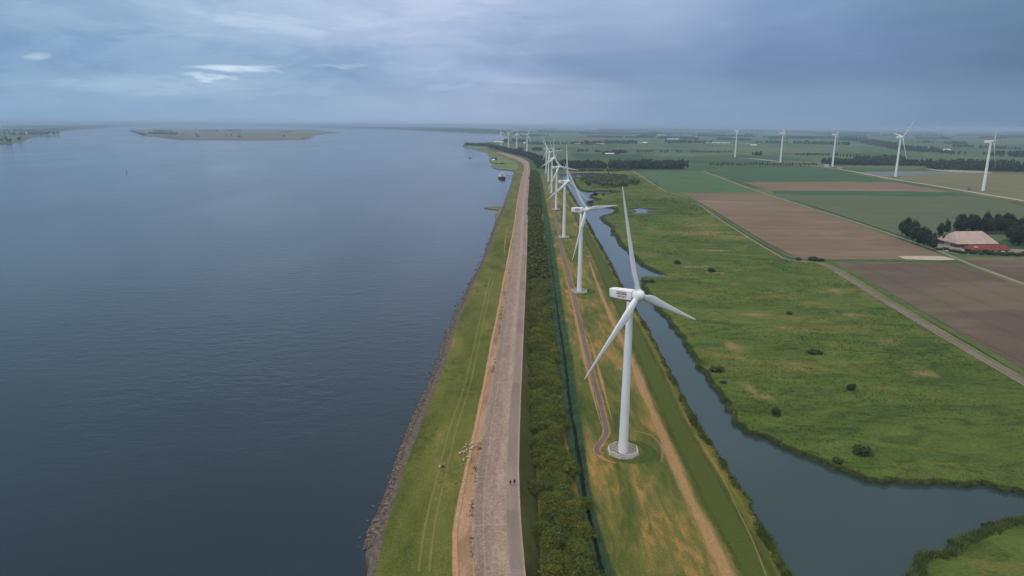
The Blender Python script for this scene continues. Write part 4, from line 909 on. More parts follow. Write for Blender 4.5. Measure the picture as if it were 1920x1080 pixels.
for k in range(34):
    t = k/33; p = G(1757+t*210, 472+t*9+random.uniform(-1, 2)-(4 if k < 4 else 0)); s = random.uniform(2.2, 3.3)*(1 if k > 3 else .8)
    o = place_tree('hedge_bush', random.choice(PB), p[0], p[1], s, s*.95, ordn(k)+' bush from the left in the hedge before the farm', 'bush', 'bushes of the farm hedge')
for x, y, s, sx, lb in [(1270, 494.5, 2.9, 1.3, 'small round dark bush on the dry patch of the marsh, left of the larger one'), (1335, 509.5, 3.2, 1.4, 'round dark bush at the right end of the dry patch on the marsh'),
                    (1338, 696, 2.5, 1.2, 'left half of the dark bush pair near the creek bank'), (1350, 696, 2.6, 1.2, 'right half of the dark bush pair near the creek bank'), (1357, 719, 1.4, 1.3, 'low dark bush below the pair near the creek bank'),
                    (1455, 778, 2.7, 1.0, 'lone round dark bush on the marsh between the creek bend and the track'), (1598, 731, 2.9, 1.05, 'lone upright dark bush in the middle of the green marsh'),
                    (1520, 662, 2.2, 1.8, 'low flat dark bush on the marsh, left one of two'), (1533, 662, 1.9, 1.8, 'low flat dark bush on the marsh, right one of two'), (1617, 852, 3.0, 1.3, 'large reddish brown bush near the lower creek bank'),
                    (1480, 589.5, 1.7, 1.5, 'small low bush above the pale round patch on the marsh'), (1208, 529, 2.5, 1.6, 'dark willow bush at the tip of the marsh beside the side arm'), (1221, 529, 2.3, 1.6, 'second dark willow bush beside the side arm of the creek'),
                    (1526, 489, 4.2, 1.5, 'large grey green bush at the bend of the farm lane'), (1497, 488, 2.6, 1.3, 'smaller bush left of the large one at the lane bend'), (1540, 490, 2.6, 1.3, 'bush right of the large one at the lane bend'), (1117, 367, 6, 1.0, 'tree on the small spit of the upper creek'), (1131, 367, 4.5, .7, 'narrow bush behind the small spit of the upper creek'),
                    (1069, 366, 4.5, .9, 'dark round bush on the meadow bank of the upper creek'), (1148, 436, 3.4, .9, 'dark bush overhanging the creek by the fourth bank bend'), (1108, 381, 4, 1.3, 'bush on the rounded marsh point of the upper creek'), (1144, 360, 4.2, 1.1, 'bush at the end of the upper creek inlet'), (1160, 450, 2.6, .9, 'bush below the overhanging one on the creek bank'),
                    (1858, 986, 1.7, .8, 'dark bush on the lower right point, left of two'), (1845, 990, 1.5, .8, 'dark bush on the lower right point, farther out'), (1781, 1020, 1.6, .7, 'tall bush at the corner of the lower right point'), (1728, 1042, 1.4, 1.2, 'bush at the left tip of the lower right point'), (1572, 868, 1.9, 1.3, 'dark green bush on the creek bank below the marsh')]:
    p = G(x, y); s *= .8; o = place_tree('bush', random.choice(PB), p[0], p[1], s, s, lb, 'bush', None); o.scale = (s*sx, s*sx*.9, s)
forest('farm_wood', [(*G(1800+random.random()*150, 430.5+random.random()*2.5+random.random()*3)[:2], random.uniform(.85, 1.1)) for _ in range(34)]+[(*G(1880+random.random()*70, 440+random.random()*30)[:2], random.uniform(.7, .95)) for _ in range(16)], PF, L_DARK, 'inner part of the dark wood behind the farm')
# willow carr on the marsh
ca = pw([(1088, 340), (1115, 333), (1150, 332), (1185, 336), (1200, 345), (1190, 350), (1150, 352.5), (1105, 350)])
cc = []; r = np.random.default_rng(5); cx = [p[0] for p in ca]; cy = [p[1] for p in ca]
while len(cc) < 210:
    q = np.array([[r.uniform(min(cx), max(cx)), r.uniform(min(cy), max(cy))]])
    if inside(q, ca)[0]: cc.append((q[0, 0], q[0, 1]))
cc.sort(key=lambda q: q[1])
for x, y in cc[:90]:
    s = random.uniform(.75, 1.05); place_tree('willow_thicket_tree', random.choice(PC), x, y, s*1.15, s, 'grey green tree in the isolated thicket on the marsh', 'tree', 'trees of the marsh thicket')
forest('thicket', [(x, y, .95) for x, y in cc[90:]], PC, L_CARR, 'rear of the isolated thicket on the marsh')
def row(name, pr, x0, y0, x1, y1, n, s, label, group, rows_=1, gap=7, jit=.6, sx=1.0, catn='tree'):
    a, b = G(x0, y0), G(x1, y1); d = (b-a)/np.linalg.norm(b-a); nr = np.array([-d[1], d[0], 0])
    if nr[1] < 0: nr = -nr
    for j in range(rows_):
        for k in range(n):
            p = a+(b-a)*((k+.5*(j % 2))/max(1, n-1))+nr*j*gap+np.array([random.gauss(0, jit), random.gauss(0, jit), 0]); q = s*random.uniform(.88, 1.1)
            place_tree(name, random.choice(pr), p[0], p[1], q*sx, q, ordn(k)+' from the left'+(', rear row, ' if j else ', ')+label, catn, group)
row('poplar_tree', PP, 1144, 318.4, 1288, 318.0, 28, 1.12, 'poplar of the long wood above the green field', 'poplars of the long wood', 2, 8)
row('poplar_tree', PP, 1036, 317.0, 1134, 318.0, 19, .95, 'poplar of the wood behind the near turbines', 'poplars behind the turbine row', 2, 9)
row('roadside_tree', PR, 1332, 312.5, 1530, 313.0, 42, .88, 'slender tree of the roadside row', 'trees of the roadside row', 1, 5)
row('field_tree', PR, 1195, 287.2, 1225, 287.4, 8, 1.15, 'tree of the distant row of eight', 'eight distant field trees')
row('field_tree', PR, 1239, 287.6, 1251, 287.8, 3, 1.15, 'tree in the three right of the row of eight', 'three distant field trees')
row('field_tree', PR, 1269, 287.8, 1277, 287.8, 3, 1.1, 'tree in the three left of the long distant row', 'short distant tree group')
row('field_tree', PR, 1296, 288.2, 1371, 288.8, 17, 1.15, 'tree of the distant row left of the farthest tall turbine', 'long distant tree row')
row('field_tree', PR, 1492, 294.0, 1553, 294.6, 13, 1.2, 'tree of the distant row left of the cabin turbine', 'distant row between turbines')
row('poplar_tree', PP, 1564, 296.0, 1612, 298.5, 9, .95, 'poplar of the short row right of the cabin turbine', 'poplars right of the cabin turbine')
row('poplar_tree', PP, 1565, 311.0, 1740, 312.6, 36, .72, 'poplar fronting the dark wood behind the tall turbines', 'poplars of the dark wood')
row('poplar_tree', PP, 1752, 319.5, 1925, 326, 30, .98, 'poplar fronting the dark wood at the right edge', 'poplars at the right edge')
def strip_pts(x0, y0, x1, y1, depth, dens, s):
    a, b = G(x0, y0), G(x1, y1); L_ = np.linalg.norm(b-a); d = (b-a)/L_; nr = np.array([-d[1], d[0], 0]); nr = nr if nr[1] > 0 else -nr
    n = max(4, int(L_*depth/dens)); return [(*(a+(b-a)*random.random()+nr*depth*random.random())[:2], s*random.uniform(.8, 1.15)) for _ in range(n)]
forest('wood', strip_pts(1565, 310, 1740, 311.5, 110, 70, 1.1)+strip_pts(1615, 303, 1702, 303.5, 60, 80, 1.25)+strip_pts(1752, 318, 1925, 322, 120, 70, 1.5)+strip_pts(1150, 316.8, 1284, 316.5, 40, 45, 1.45)+strip_pts(1036, 315.5, 1134, 316, 60, 55, 1.3), PX, L_FAR, 'inner part of the dark woods behind the fields')
forest('hedge', strip_pts(1066, 321.5, 1168, 321.5, 16, 22, .42)+strip_pts(1160, 320, 1200, 319.8, 10, 30, .35), PX, L_BUSH, 'low hedge in front of the poplar wood')
forest('far_wood', strip_pts(1137, 290, 1162, 289.5, 40, 60, .8)+strip_pts(1160, 287.5, 1178, 287, 40, 60, .9)+strip_pts(1083, 284.5, 1103, 284.5, 30, 60, .7)+strip_pts(1116, 285.5, 1127, 285.5, 30, 60, .7)+strip_pts(1416, 291.5, 1432, 291.5, 30, 60, 1.0)+strip_pts(1040, 283, 1052, 283, 30, 60, .7)
       +strip_pts(973, 282, 984, 282, 50, 60, .9)+strip_pts(998, 282.5, 1013, 282.7, 50, 60, .9), PX, L_FAR, 'small hedges and copses in the far fields')
# tree belt following the dike round the bend
bt = []
BT = [(914, 277.3), (925, 279.4), (945, 285.2), (968, 290.6), (985, 295.0), (997, 301), (1003, 308), (1006, 316)]
for a, b in zip(BT[:-1], BT[1:]):
    A_, B_ = G(*a), G(*b); L_ = np.linalg.norm(B_-A_)
    d = (B_-A_)/L_; nr = np.array([d[1], -d[0], 0]); nr = nr if nr[0] > 0 else -nr
    for _ in range(int(L_*26/34)): q = A_+(B_-A_)*random.random()+nr*random.uniform(3, 30); bt.append((q[0], q[1], random.uniform(.85, 1.15)*1.05))
forest('bend_wood', bt, PX, L_FAR, 'dark tree belt following the dike round the far bend')
forest('headland_trees', strip_pts(880, 273.2, 908, 274.5, 60, 60, 1.0)+strip_pts(870, 272.6, 880, 272.8, 40, 90, 1.1)+strip_pts(919, 300.5, 932, 300.5, 26, 30, .55)+strip_pts(926, 307.8, 948, 308, 6, 12, .3)+strip_pts(902, 272, 925, 271.2, 60, 120, .7), PX, L_FAR, 'trees and scrub on the headland beside the far bend')
# far country: tree lines fading into the haze
fw_ = []; r = random.Random(12)
for (x0, y0, x1, y1, dp, s) in [(945, 266.5, 985, 266.8, 160, 1.6), (985, 271.5, 1060, 272, 120, 1.3), (1060, 270.5, 1110, 271, 120, 1.2), (1098, 271.5, 1118, 271.6, 80, 1.7), (1119, 270, 1194, 269.5, 120, 1.6), (1250, 268.6, 1340, 269, 160, 1.5), (1340, 262, 1400, 264, 140, 1.4), (1420, 269, 1480, 269.5, 110, 1.3), (1486, 270, 1590, 272.5, 130, 1.5), (1580, 262.5, 1640, 266, 160, 1.6), (1640, 268, 1690, 276, 180, 1.7), (1690, 279, 1770, 286, 140, 1.6), (1770, 286.5, 1815, 290, 90, 1.2), (1722, 268.5, 1750, 269, 90, 1.4), (1765, 270, 1802, 271, 120, 1.5), (1830, 291.5, 1925, 296, 120, 1.6), (1780, 276, 1925, 281, 110, 1.2), (1480, 258, 1600, 259.5, 200, 1.4), (1100, 258, 1230, 259, 200, 1.4), (1230, 260, 1290, 262, 200, 1.6)]:
    fw_ += strip_pts(x0, y0, x1, y1, dp*.55, 330, s)
for k in range(120):
    y0 = 240.5+18*r.random()**1.4; x0 = r.uniform(960, 1950); w = r.uniform(15, 110); y0 += (x0-960)*.00576
    if y0 > 262: continue
    fw_ += strip_pts(x0, y0, x0+w, y0+r.uniform(-.2, .9), 110, 420*(1+(258-y0)*.12 if y0 < 258 else 1), 1.5*(1+max(0, 252-y0)*.09))
forest('far_tree_lines', fw_, PX, L_FAR, 'tree lines across the far polder fading into haze')
lf = []
for (x0, y0, x1, y1, dp, s) in [(0, 254, 62, 251.5, 500, 2.3), (0, 266, 12, 269, 60, 2.0), (30, 263, 44, 264, 60, 1.8), (0, 247, 100, 244.6, 400, 2.3), (90, 243, 180, 239.2, 500, 2.2), (150, 237, 260, 236.0, 1800, 3.6), (0, 240, 150, 238, 1800, 3.6), (260, 235.6, 480, 236.0, 1800, 4.2), (460, 236.6, 640, 239.2, 1500, 3.8), (560, 238.6, 860, 244, 1400, 3.2), (700, 241.2, 900, 247, 1200, 2.8), (780, 244.2, 960, 250.6, 700, 2.3)]:
    lf += strip_pts(x0, y0, x1, y1, dp*.5, 3600, s)
forest('far_shore_woods', lf, PX, L_FAR, 'dark woods on the far river shores')
il = []
for (x0, y0, x1, y1, dp, s) in [(275, 251, 304, 252.5, 160, 1.6), (284, 246.5, 300, 247, 160, 1.5), (373, 246.3, 398, 246.6, 120, 1.6), (419, 245.8, 442, 246, 140, 1.7), (365, 254.2, 369, 254.2, 40, 1.5), (370, 257.8, 373, 257.8, 30, 1.3), (446, 258.0, 451, 258, 30, 1.4), (531, 256.5, 536, 256.5, 30, 1.4), (423, 254.5, 425, 254.5, 25, 1.1), (433, 254.5, 435, 254.5, 25, 1.1), (342, 253, 345, 253, 30, 1.3), (520, 247.5, 545, 247.6, 100, 1.2), (550, 245, 596, 245.5, 60, 1.0), (604, 249, 630, 249.4, 50, 1.0), (560, 261, 582, 260.5, 20, .8), (244, 246, 268, 254, 40, .9), (311, 258.3, 345, 261.5, 16, .6), (425, 262.5, 560, 262.5, 12, .35)]:
    il += strip_pts(x0, y0, x1, y1, dp, 420, s)
forest('island_scrub', il, PX, L_FAR, 'trees and bushes on the low island in the river', zs=-.3)

# ------------------------------------------------------------------ buildings
BRICK = plain('dark_brick', (.085, .06, .05), .9, .15, .2, .6); ROOFP = NT('pink_tiles')
_w = ROOFP.N.new('ShaderNodeTexWave'); _w.bands_direction = 'X'; _w.inputs['Scale'].default_value = .28; _w.inputs['Distortion'].default_value = .3; ROOFP.L.new(ROOFP.coord('Object'), _w.inputs['Vector'])
ROOFP = ROOFP.done(ROOFP.mix(1.0, ROOFP.ramp(ROOFP.noise(.25, 5, .6, .5, ROOFP.coord('Object', (1, .4, 1))), [(.3, (.30, .215, .19)), (.7, (.40, .31, .27))]), ROOFP.ramp(_w.outputs[1], [(0, .92), (1, 1.05)]), 'MULTIPLY'), .8, .2)
ROOFR = plain('red_tiles', (.17, .040, .034), .8, .2, .22, .5); WHITEW = plain('white_cladding', (.62, .63, .62), .7, .3, .08, .1); GREYR = plain('grey_roofing', (.20, .19, .19), .8, .2, .1, .2); PINKR = plain('terracotta_roof', (.33, .17, .13), .85, .2, .15, .2)
GLASSD = plain('dark_glass', (.02, .025, .03), .15, .5, .1, 1)
def building(name, label, cat, x, y, rz, L_, W_, wall, roof, wm, rm, hip=0.0, over=.5, win=4, door=True, group=None):
    t = empty(name, (x, y, 0), rz); tag(t, label, cat, group)
    w = MB().box(-L_/2, L_/2, -W_/2, W_/2, -.2, wall)
    if not hip: 
        for sx in (-1, 1): w.add([(sx*L_/2, -W_/2, wall), (sx*L_/2, W_/2, wall), (sx*L_/2, 0, roof-.15)], [(0, 1, 2) if sx > 0 else (0, 2, 1)])
    w.build('wall', wm, t)
    a, b = L_/2+over, W_/2+over; r_ = L_/2-hip if hip else a; zo = wall-.25
    v = [(-a, -b, zo), (a, -b, zo), (a, b, zo), (-a, b, zo), (-r_, 0, roof), (r_, 0, roof), (-a, -b, zo-.25), (a, -b, zo-.25), (a, b, zo-.25), (-a, b, zo-.25)]
    MB().add(v, [(0, 1, 5, 4), (1, 2, 5), (2, 3, 4, 5), (3, 0, 4), (6, 7, 1, 0), (7, 8, 2, 1), (8, 9, 3, 2), (9, 6, 0, 3), (9, 8, 7, 6)]).build('roof', rm, t)
    for k in range(win):
        x0 = -L_/2+L_*(k+.5)/win; MB().box(x0-L_/win*.18, x0+L_/win*.18, -W_/2-.05, -W_/2+.05, wall*.35, wall*.78).build('window', GLASSD, t)
    if door: MB().box(-L_/2-.05, -L_/2+.05, -W_*.15, W_*.15, 0, wall*.8).build('door', GREYR, t)
    return t
p = G(1828, 475); q = G(1780, 468); 
barn = building('barn', 'large barn with a pale pink hipped roof and dark walls, among trees', 'barn', 412, 612, rad(4), 37, 27, 3.6, 12.6, BRICK, ROOFP, hip=5.5, over=.8, win=5)
shed = building('shed', 'long low shed with a red tiled roof in front of the big barn', 'shed', 406, 577, rad(0), 35, 8, 2.6, 6.2, WHITEW, ROOFR, hip=1.5, over=.5, win=6)
_d = MB().box(-12.5, -9.5, -3.2, -1.8, 4.3, 4.75).build('skylight', WHITEW, shed)
hs = [(1199, 268.3, 26, 14, 6, 9, WHITEW, PINKR, 'white house with a reddish roof at the end of the far wood'), (1209, 268.6, 30, 12, 4, 8, WHITEW, WHITEW, 'pale shed right of the white far house'), (1262, 261.5, 90, 30, 7, 9, WHITEW, WHITEW, 'long white barn before the distant trees'), (1240, 253.8, 90, 30, 8, 10, WHITEW, WHITEW, 'small white building deep in the haze'),
      (1346, 268.8, 150, 24, 5, 6.5, WHITEW, WHITEW, 'very long white greenhouse in the far fields'), (1393, 271.8, 40, 16, 4, 8, BRICK, GREYR, 'grey farm shed just right of the farthest tall turbine'), (1413, 273.3, 30, 14, 4, 7, WHITEW, WHITEW, 'white shed beside the grey farm sheds'), (1402, 271.9, 40, 16, 4, 8, BRICK, PINKR, 'reddish roofed farm between grey and white sheds'),
      (1122, 271.2, 30, 14, 4, 9, BRICK, PINKR, 'reddish roofed farmhouse left of the long far wood'), (1130, 270.6, 24, 12, 4, 8, WHITEW, GREYR, 'grey roofed farmhouse left of the long far wood'), (1083, 271.6, 30, 14, 4, 9, BRICK, PINKR, 'reddish farmhouse in trees above the near turbines'), (1461, 253.5, 70, 20, 6, 8, WHITEW, WHITEW, 'white barn by the second tall turbine nacelle'),
      (1780, 254.5, 230, 30, 6, 8, WHITEW, WHITEW, 'long pale greenhouse near the right horizon'), (1774, 282.3, 34, 16, 5, 8, WHITEW, WHITEW, 'pale shed beside the diagonal tree line'), (1740, 279.5, 14, 12, 7, 10, WHITEW, PINKR, 'small white house in the diagonal tree line'), (1143, 290.0, 34, 12, 4, 6, GREYR, WHITEW, 'pale roofed shed behind a hedge in the far field'),
      (1614, 257.0, 60, 18, 5, 7, WHITEW, WHITEW, 'pale barn beyond the cabin turbine'), (935, 267.3, 60, 16, 4, 7, WHITEW, WHITEW, 'long white shed behind the leftmost hazy turbine'), (986, 269.3, 30, 12, 4, 7, WHITEW, WHITEW, 'white shed beside the rightmost hazy turbine'), (900, 269.8, 26, 12, 4, 8, WHITEW, GREYR, 'house with a pale wall on the headland'), (925, 300.8, 9, 7, 2.4, 4.4, WHITEW, WHITEW, 'tiny white hut among bushes on the river headland'), (54, 251.0, 60, 24, 8, 13, WHITEW, WHITEW, 'white building on the left shore')]
for x, y, L_, W_, wl_, rf, wm, rm, lb in hs:
    p = G(x, y); building('farm_building' if L_ < 60 else 'long_shed', lb, 'building', p[0], p[1], rad(random.uniform(-4, 4)), L_, W_, wl_, rf, wm, rm, win=4, door=False)
# construction site beside the third tall turbine
def crate(name, label, cat, px, py, L_, W_, H_, mat, mat2, rz=0):
    p = G(px, py, .3); t = empty(name, (p[0], p[1], .3), rz); tag(t, label, cat); MB().box(-L_/2, L_/2, -W_/2, W_/2, 0, H_).build('body', mat, t); MB().box(-L_/2-.1, L_/2+.1, -W_/2-.1, W_/2+.1, H_, H_+.2).build('roof', mat2, t)
    for k in range(3): MB().box(-L_/2+L_*(k+.3)/3, -L_/2+L_*(k+.65)/3, -W_/2-.05, -W_/2+.02, H_*.4, H_*.8).build('window', GLASSD, t)
crate('site_cabin', 'stacked white cabins left of the third tall turbine', 'cabin', 1550, 312.6, 9, 6, 5.6, WHITEW, WHITEW)
crate('site_cabin', 'low white cabin right of the third tall turbine', 'cabin', 1575, 315.3, 10, 3, 2.8, WHITEW, GREYR)
RUBBER = plain('rubber', (.02, .02, .02), .8, .2, .1, 3)
def digger(px, py, label):
    p = G(px, py, .3); t = empty('excavator', (p[0], p[1], .3), rad(20)); tag(t, label, 'excavator')
    for s in (-1, 1): MB().box(-2.2, 2.2, s*1.3-.3, s*1.3+.3, 0, .9).build('track', RUBBER, t)
    MB().box(-2, 1.4, -1.3, 1.3, 1.0, 2.4).build('body', GREYR, t); MB().box(.1, 1.6, .2, 1.3, 2.4, 3.5).build('cab', GLASSD, t)
    MB().tube((1.2, -.4, 1.8), (4.2, -.4, 4.2), .25, .2).tube((4.2, -.4, 4.2), (6.2, -.4, 1.6), .2, .15).build('arm', GREYR, t); MB().box(5.7, 6.6, -.9, .1, .4, 1.5).build('bucket', GREYR, t)
digger(1817, 355.5, 'dark excavator standing left of the nearest tall turbine')

# ------------------------------------------------------------------ vehicles and boats
CARW = plain('white_car_paint', (.7, .7, .68), .3, .5, .03, 1)
def car(px, py, z, rz, label):
    p = G(px, py, z); t = empty('parked_car', (p[0], p[1], z), rz); tag(t, label, 'car')
    m = MB(); rg = []
    for x, z0, z1, w in ((-2.3, .45, .85, .78), (-2.2, .35, 1.0, .86), (-1.5, .3, 1.05, .9), (1.2, .3, 1.02, .9), (2.1, .35, .85, .84), (2.3, .45, .7, .75)):
        rg.append([(x, -w, z0), (x, w, z0), (x, w, z1), (x, -w, z1)])
    m.rings(rg); rg = []
    for x, zt, w in ((-1.9, 1.02, .8), (-1.5, 1.62, .7), (.2, 1.66, .7), (1.1, 1.02, .8)): rg.append([(x, -w, 1.0), (x, w, 1.0), (x, w*.95, zt), (x, -w*.95, zt)])
    m.rings(rg).build('body', CARW, t)
    MB().box(-1.4, .2, -.74, .74, 1.15, 1.5).build('side_windows', GLASSD, t)
    for sx in (-1.45, 1.45):
        for sy in (-1, 1): MB().tube((sx, sy*.72, .33), (sx, sy*.92, .33), .33, .33, 16).build('wheel', RUBBER, t)
car(980.5, 326.3, 2.2, rad(84), 'white car parked on the grass beside the far end of the dike road')
HULL = plain('black_hull', (.018, .02, .026), .45, .5, .1, .5); DECKW = plain('white_deckhouse', (.55, .55, .54), .5, .4, .05, .5)
def ship():
    p = G(941, 334, -1.0); t = empty('moored_ship', (p[0], p[1], -1.0), rad(-82)); tag(t, 'black hulled ship with a white deckhouse moored off the dike', 'ship')
    def ring(x, w, z0, z1): return [(x, -w*.8, z0), (x, w*.8, z0), (x, w, z1), (x, -w, z1)]
    MB().rings([ring(-21, 4.6, -.5, 3.4), ring(-16, 6.2, -.6, 2.8), ring(12, 6.4, -.6, 2.8), ring(18, 4.6, -.5, 3.3), ring(23, .5, 0, 4.6)]).build('hull', HULL, t)
    MB().rings([ring(-21.05, 4.75, 3.4, 4.1), ring(-16, 6.3, 2.8, 3.5), ring(12, 6.5, 2.8, 3.5), ring(18, 4.7, 3.3, 4.1), ring(23.2, .5, 4.6, 5.4)]).build('bulwark', DECKW, t)
    h = MB().box(-14, 10, -4.6, 4.6, 3.3, 6.0).box(-10, 8, -3.8, 3.8, 6.0, 8.4).build('deckhouse', DECKW, t)
    for s in (-1, 1):
        MB().box(-13, 9, s*4.62-.04, s*4.62+.04, 4.3, 5.4).build('window', GLASSD, h)
    MB().box(10.02, 10.08, -3.8, 3.8, 4.2, 5.5).build('window', GLASSD, h); MB().box(8.02, 8.08, -3.2, 3.2, 6.7, 7.8).build('window', GLASSD, h)
    MB().box(2, 6.5, -2.6, 2.6, 8.4, 10.6).build('wheelhouse', DECKW, t)
    MB().tube((0, 0, 8.4), (0, 0, 15), .22, .1).tube((0, -2, 12.5), (0, 2, 12.5), .08, .08).build('mast', DECKW, t)
    MB().tube((19, 0, 4), (19, 0, 8), .12, .08).build('bow_mast', DECKW, t)
ship()
a, b = G(949.5, 329.6, 1.6), G(963, 329.4, 1.6)
t = empty('gangway', (0, 0, 0)); tag(t, 'thin footbridge from the moored ship to the rock bank', 'gangway'); MB().tube(a, b, .7, .7, 4).build('deck', GREYR, t); MB().tube(a+np.array([0, 0, 1.1]), b+np.array([0, 0, 1.1]), .08, .08, 5).build('rail', GREYR, t)
def small_boat(px, py, label, s=1.0):
    p = G(px, py, -1); t = empty('small_boat', (p[0], p[1], -1.0), rad(10), s); tag(t, label, 'boat')
    def ring(x, w, z0, z1): return [(x, -w*.6, z0), (x, w*.6, z0), (x, w, z1), (x, -w, z1)]
    MB().rings([ring(-4, 1.2, -.2, .9), ring(-1, 1.5, -.3, .8), ring(2.5, 1.2, -.2, 1.0), ring(4.6, .1, .3, 1.4)]).build('hull', HULL, t); MB().box(-1.5, 1.2, -.8, .8, .7, 2.0).build('cabin', GREYR, t)
small_boat(881, 296.5, 'small dark boat alone on the river off the headland', 1.3)
BUOYR = plain('red_buoy_paint', (.5, .05, .03), .5, .4, .05, 1)
for px, py, m_, lb in ((237, 323, BUOYR, 'red buoy on the open river below the island'), (380, 284.5, HULL, 'dark buoy close below the island')):
    p = G(px, py, -1); t = empty('buoy', (p[0], p[1], -1)); tag(t, lb, 'buoy'); MB().tube((0, 0, -.3), (0, 0, .8), 1.2, 1.1, 14).build('float', m_, t); MB().tube((0, 0, .8), (0, 0, 3.4), .7, .15, 10).tube((0, 0, 3.4), (0, 0, 4.2), .4, .4, 8).build('topmark', m_, t)

# ------------------------------------------------------------------ animals and people
def skin(name, V, E_, R_, mat, sub=2, root=0):
    me = bpy.data.meshes.new(name); me.from_pydata(V, E_, []); o = bpy.data.objects.new(name, me); COL.objects.link(o)
    sk = o.modifiers.new('s', 'SKIN'); sk.use_smooth_shade = True; m2 = o.modifiers.new('b', 'SUBSURF'); m2.levels = sub; m2.render_levels = sub
    for i, r_ in enumerate(R_):
        d = me.skin_vertices[0].data[i]; d.radius = (r_, r_) if isinstance(r_, (int, float)) else r_; d.use_root = (i == root)
    dg = bpy.context.evaluated_depsgraph_get(); out = bpy.data.meshes.new_from_object(o.evaluated_get(dg)); bpy.data.objects.remove(o)
    out.materials.clear(); out.materials.append(mat); out.name = name; return out
WOOL = plain('wool', (.42, .36, .28), .95, .05, .15, 6); WOOLB = plain('dark_wool', (.035, .03, .028), .95, .05, .2, 6); FACE = plain('sheep_skin', (.50, .44, .37), .9, .1, .1, 4)
def sheep_mesh(grazing, mat):
    V = [(0, 0, .68), (-.42, 0, .70), (-.60, 0, .62), (.36, 0, .70), (.52, 0, .78)]; E_ = [(0, 1), (1, 2), (0, 3), (3, 4)]; R_ = [(.27, .30), (.25, .28), (.12, .14), (.22, .26), (.13, .15)]
    if grazing: V += [(.74, 0, .50), (.86, 0, .22), (.95, 0, .12)]
    else: V += [(.66, 0, .98), (.80, 0, 1.02), (.97, 0, .94)]
    E_ += [(4, 5), (5, 6), (6, 7)]; R_ += [.10, .09, .05]
    for x, y in ((.34, .14), (.34, -.14), (-.42, .14), (-.42, -.14)):
        n = len(V); b = 3 if x > 0 else 1; k = .03 if x > 0 else -.05
        V += [(x, y, .45), (x+k, y, .26), (x, y, .02)]; E_ += [(b, n), (n, n+1), (n+1, n+2)]; R_ += [.075, .045, .04]
    return skin('sheep_body', V, E_, R_, mat)
SH = [sheep_mesh(True, WOOL), sheep_mesh(False, WOOL), sheep_mesh(True, WOOLB)]
def sheep(px, py, me, label, group=None):
    p = G(px, py, 1.5); z = surf_fore(p[0], p[1]); p = G(px, py, z); o = link('sheep', me); o.location = (p[0], p[1], z-.02); o.rotation_euler = (0, 0, random.uniform(0, 6.28)); o.scale = (.8,)*3; tag(o, label, 'sheep', group)
for x, y in [(874, 836), (886, 833.5), (892, 832.5), (881, 837), (887, 840), (872, 840.5), (875, 846), (882, 843.5), (885, 843), (893, 838), (867, 849.5), (871, 850), (862, 852), (861, 853.5), (877, 859), (881, 859.5), (869, 865)]:
    sheep(x+random.uniform(-.5, .5), y, SH[random.randrange(2)], 'white sheep in the small flock on the grass beside the dry verge', 'flock of white sheep on the dike grass')
sheep(824.5, 877.5, SH[1], 'white sheep standing apart from the flock, nearer the water, beside a black one'); sheep(830.5, 877, SH[2], 'black sheep beside the lone white one on the dike grass')
SKIN = plain('skin', (.45, .28, .21), .6, .3, .05, 3); JACK = plain('dark_jacket', (.018, .02, .028), .8, .2, .1, 5); TROU = plain('dark_trousers', (.03, .035, .05), .85, .2, .1, 5); HAIR = plain('dark_hair', (.03, .02, .015), .7, .2, .1, 5); SHOE = plain('pale_shoes', (.35, .33, .30), .7, .2, .1, 5)
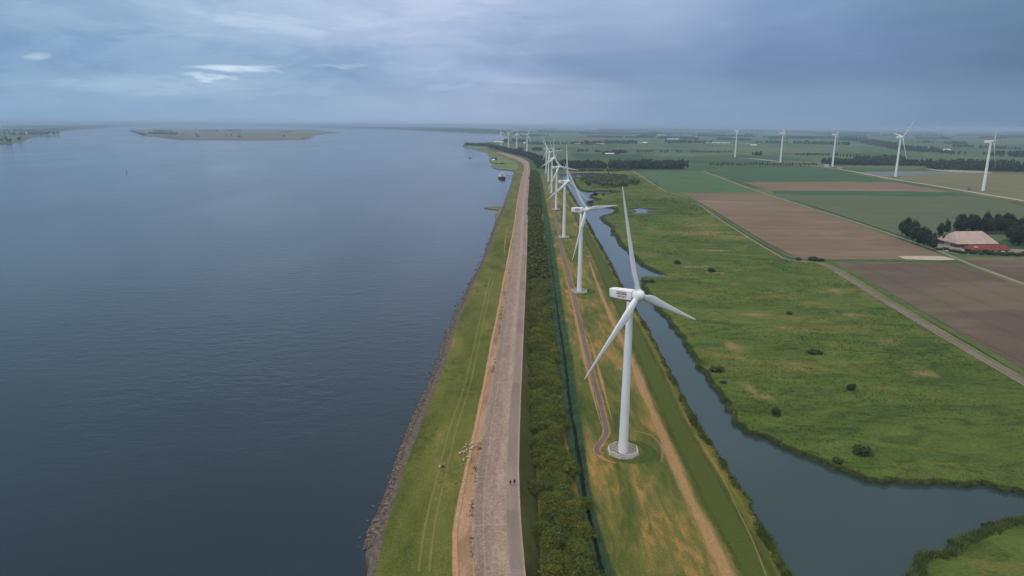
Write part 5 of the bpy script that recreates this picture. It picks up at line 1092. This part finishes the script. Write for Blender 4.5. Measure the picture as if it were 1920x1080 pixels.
def person(px, py, label, stride, jmat, wide=1.0):
    gx, gz = px, 4.75; p = G(px, py, gz); w = Vector((p[0], p[1], gz)); s = stride
    V = [(0, 0, .95), (0, .0, 1.15), (0, .02, 1.38), (0, .03, 1.5), (0, .05, 1.58), (0, .06, 1.68), (0, .05, 1.75)]
    E_ = [(0, 1), (1, 2), (2, 3), (3, 4), (4, 5), (5, 6)]; R_ = [(.15, .11), (.13, .10), (.17, .11), .06, (.07, .09), (.075, .095), .05]
    def limb(b, pts, rs):
        n = len(V)
        for i, (q, r_) in enumerate(zip(pts, rs)): V.append(q); R_.append(r_); E_.append((b if i == 0 else n+i-1, n+i))
    limb(0, [(-.09, 0, .86), (-.10, .06+s*.18, .50), (-.10, s*.28, .09), (-.10, s*.28+.15, .04)], [.085, .058, .04, .03])
    limb(0, [(.09, 0, .86), (.10, .04-s*.10, .50), (.10, -s*.34, .12), (.10, -s*.34+.14, .05)], [.085, .058, .04, .03])
    for sd_, sg in ((-1, -1), (1, 1)):
        limb(2, [(sd_*.19, .02, 1.42), (sd_*.25, -.02+sg*s*.10, 1.14), (sd_*.23, .08+sg*s*.22, .90), (sd_*.225, .11+sg*s*.24, .82)], [.055, .042, .028, .026])
        n = len(V)-1
        for f in range(5):   # four fingers and a thumb, slightly curled
            fx = sd_*.225+(f-1.5)*.018 if f < 4 else sd_*.225-sd_*.01; yy = .115+sg*s*.24
            ln = (.075, .085, .08, .062, .05)[f]
            limb(n, [(fx, yy+(.0 if f < 4 else .035), .80-ln*.45), (fx, yy+.015+(.0 if f < 4 else .03), .80-ln)], [.008, .006])
    me = skin('person_body', V, E_, R_, SKIN, 1); o = link('person', me); o.location = w; o.rotation_euler = (0, 0, rad(random.uniform(-6, 6))); tag(o, label, 'person')
    v = np.array([q.co[:] for q in me.vertices])
    def cloth(name, cond, mat, grow):
        fs_ = [tuple(q.vertices) for q in me.polygons if all(cond(v[i]) for i in q.vertices)]
        nn = np.array([q.normal[:] for q in me.vertices]); vv = v+nn*grow
        return link(name, mesh(name, vv, fs_, mat, True), o)
    cloth('jacket', lambda q: q[2] > .84 and q[2] < 1.53, jmat, .022*wide); cloth('trousers', lambda q: .12 < q[2] < .93 and abs(q[0]) < .19, TROU, .014); cloth('shoes', lambda q: q[2] < .16, SHOE, .012)
    cloth('hair', lambda q: q[2] > 1.66 or (q[2] > 1.56 and q[1] < .03), HAIR, .014)
    fc = MB().tube((-.028, .155, 1.69), (-.028, .165, 1.69), .009, .007, 6).tube((.028, .155, 1.69), (.028, .165, 1.69), .009, .007, 6).tube((-.02, .15, 1.62), (.02, .15, 1.62), .006, .006, 6)
    fc.build('face', HAIR, o)
    return o
person(957, 910, 'left one of two people walking on the dike track, slim in dark clothes', 1.0, JACK)
person(964.5, 909, 'right one of two people walking on the dike track, in a bulky dark coat', .6, JACK, 2.4)
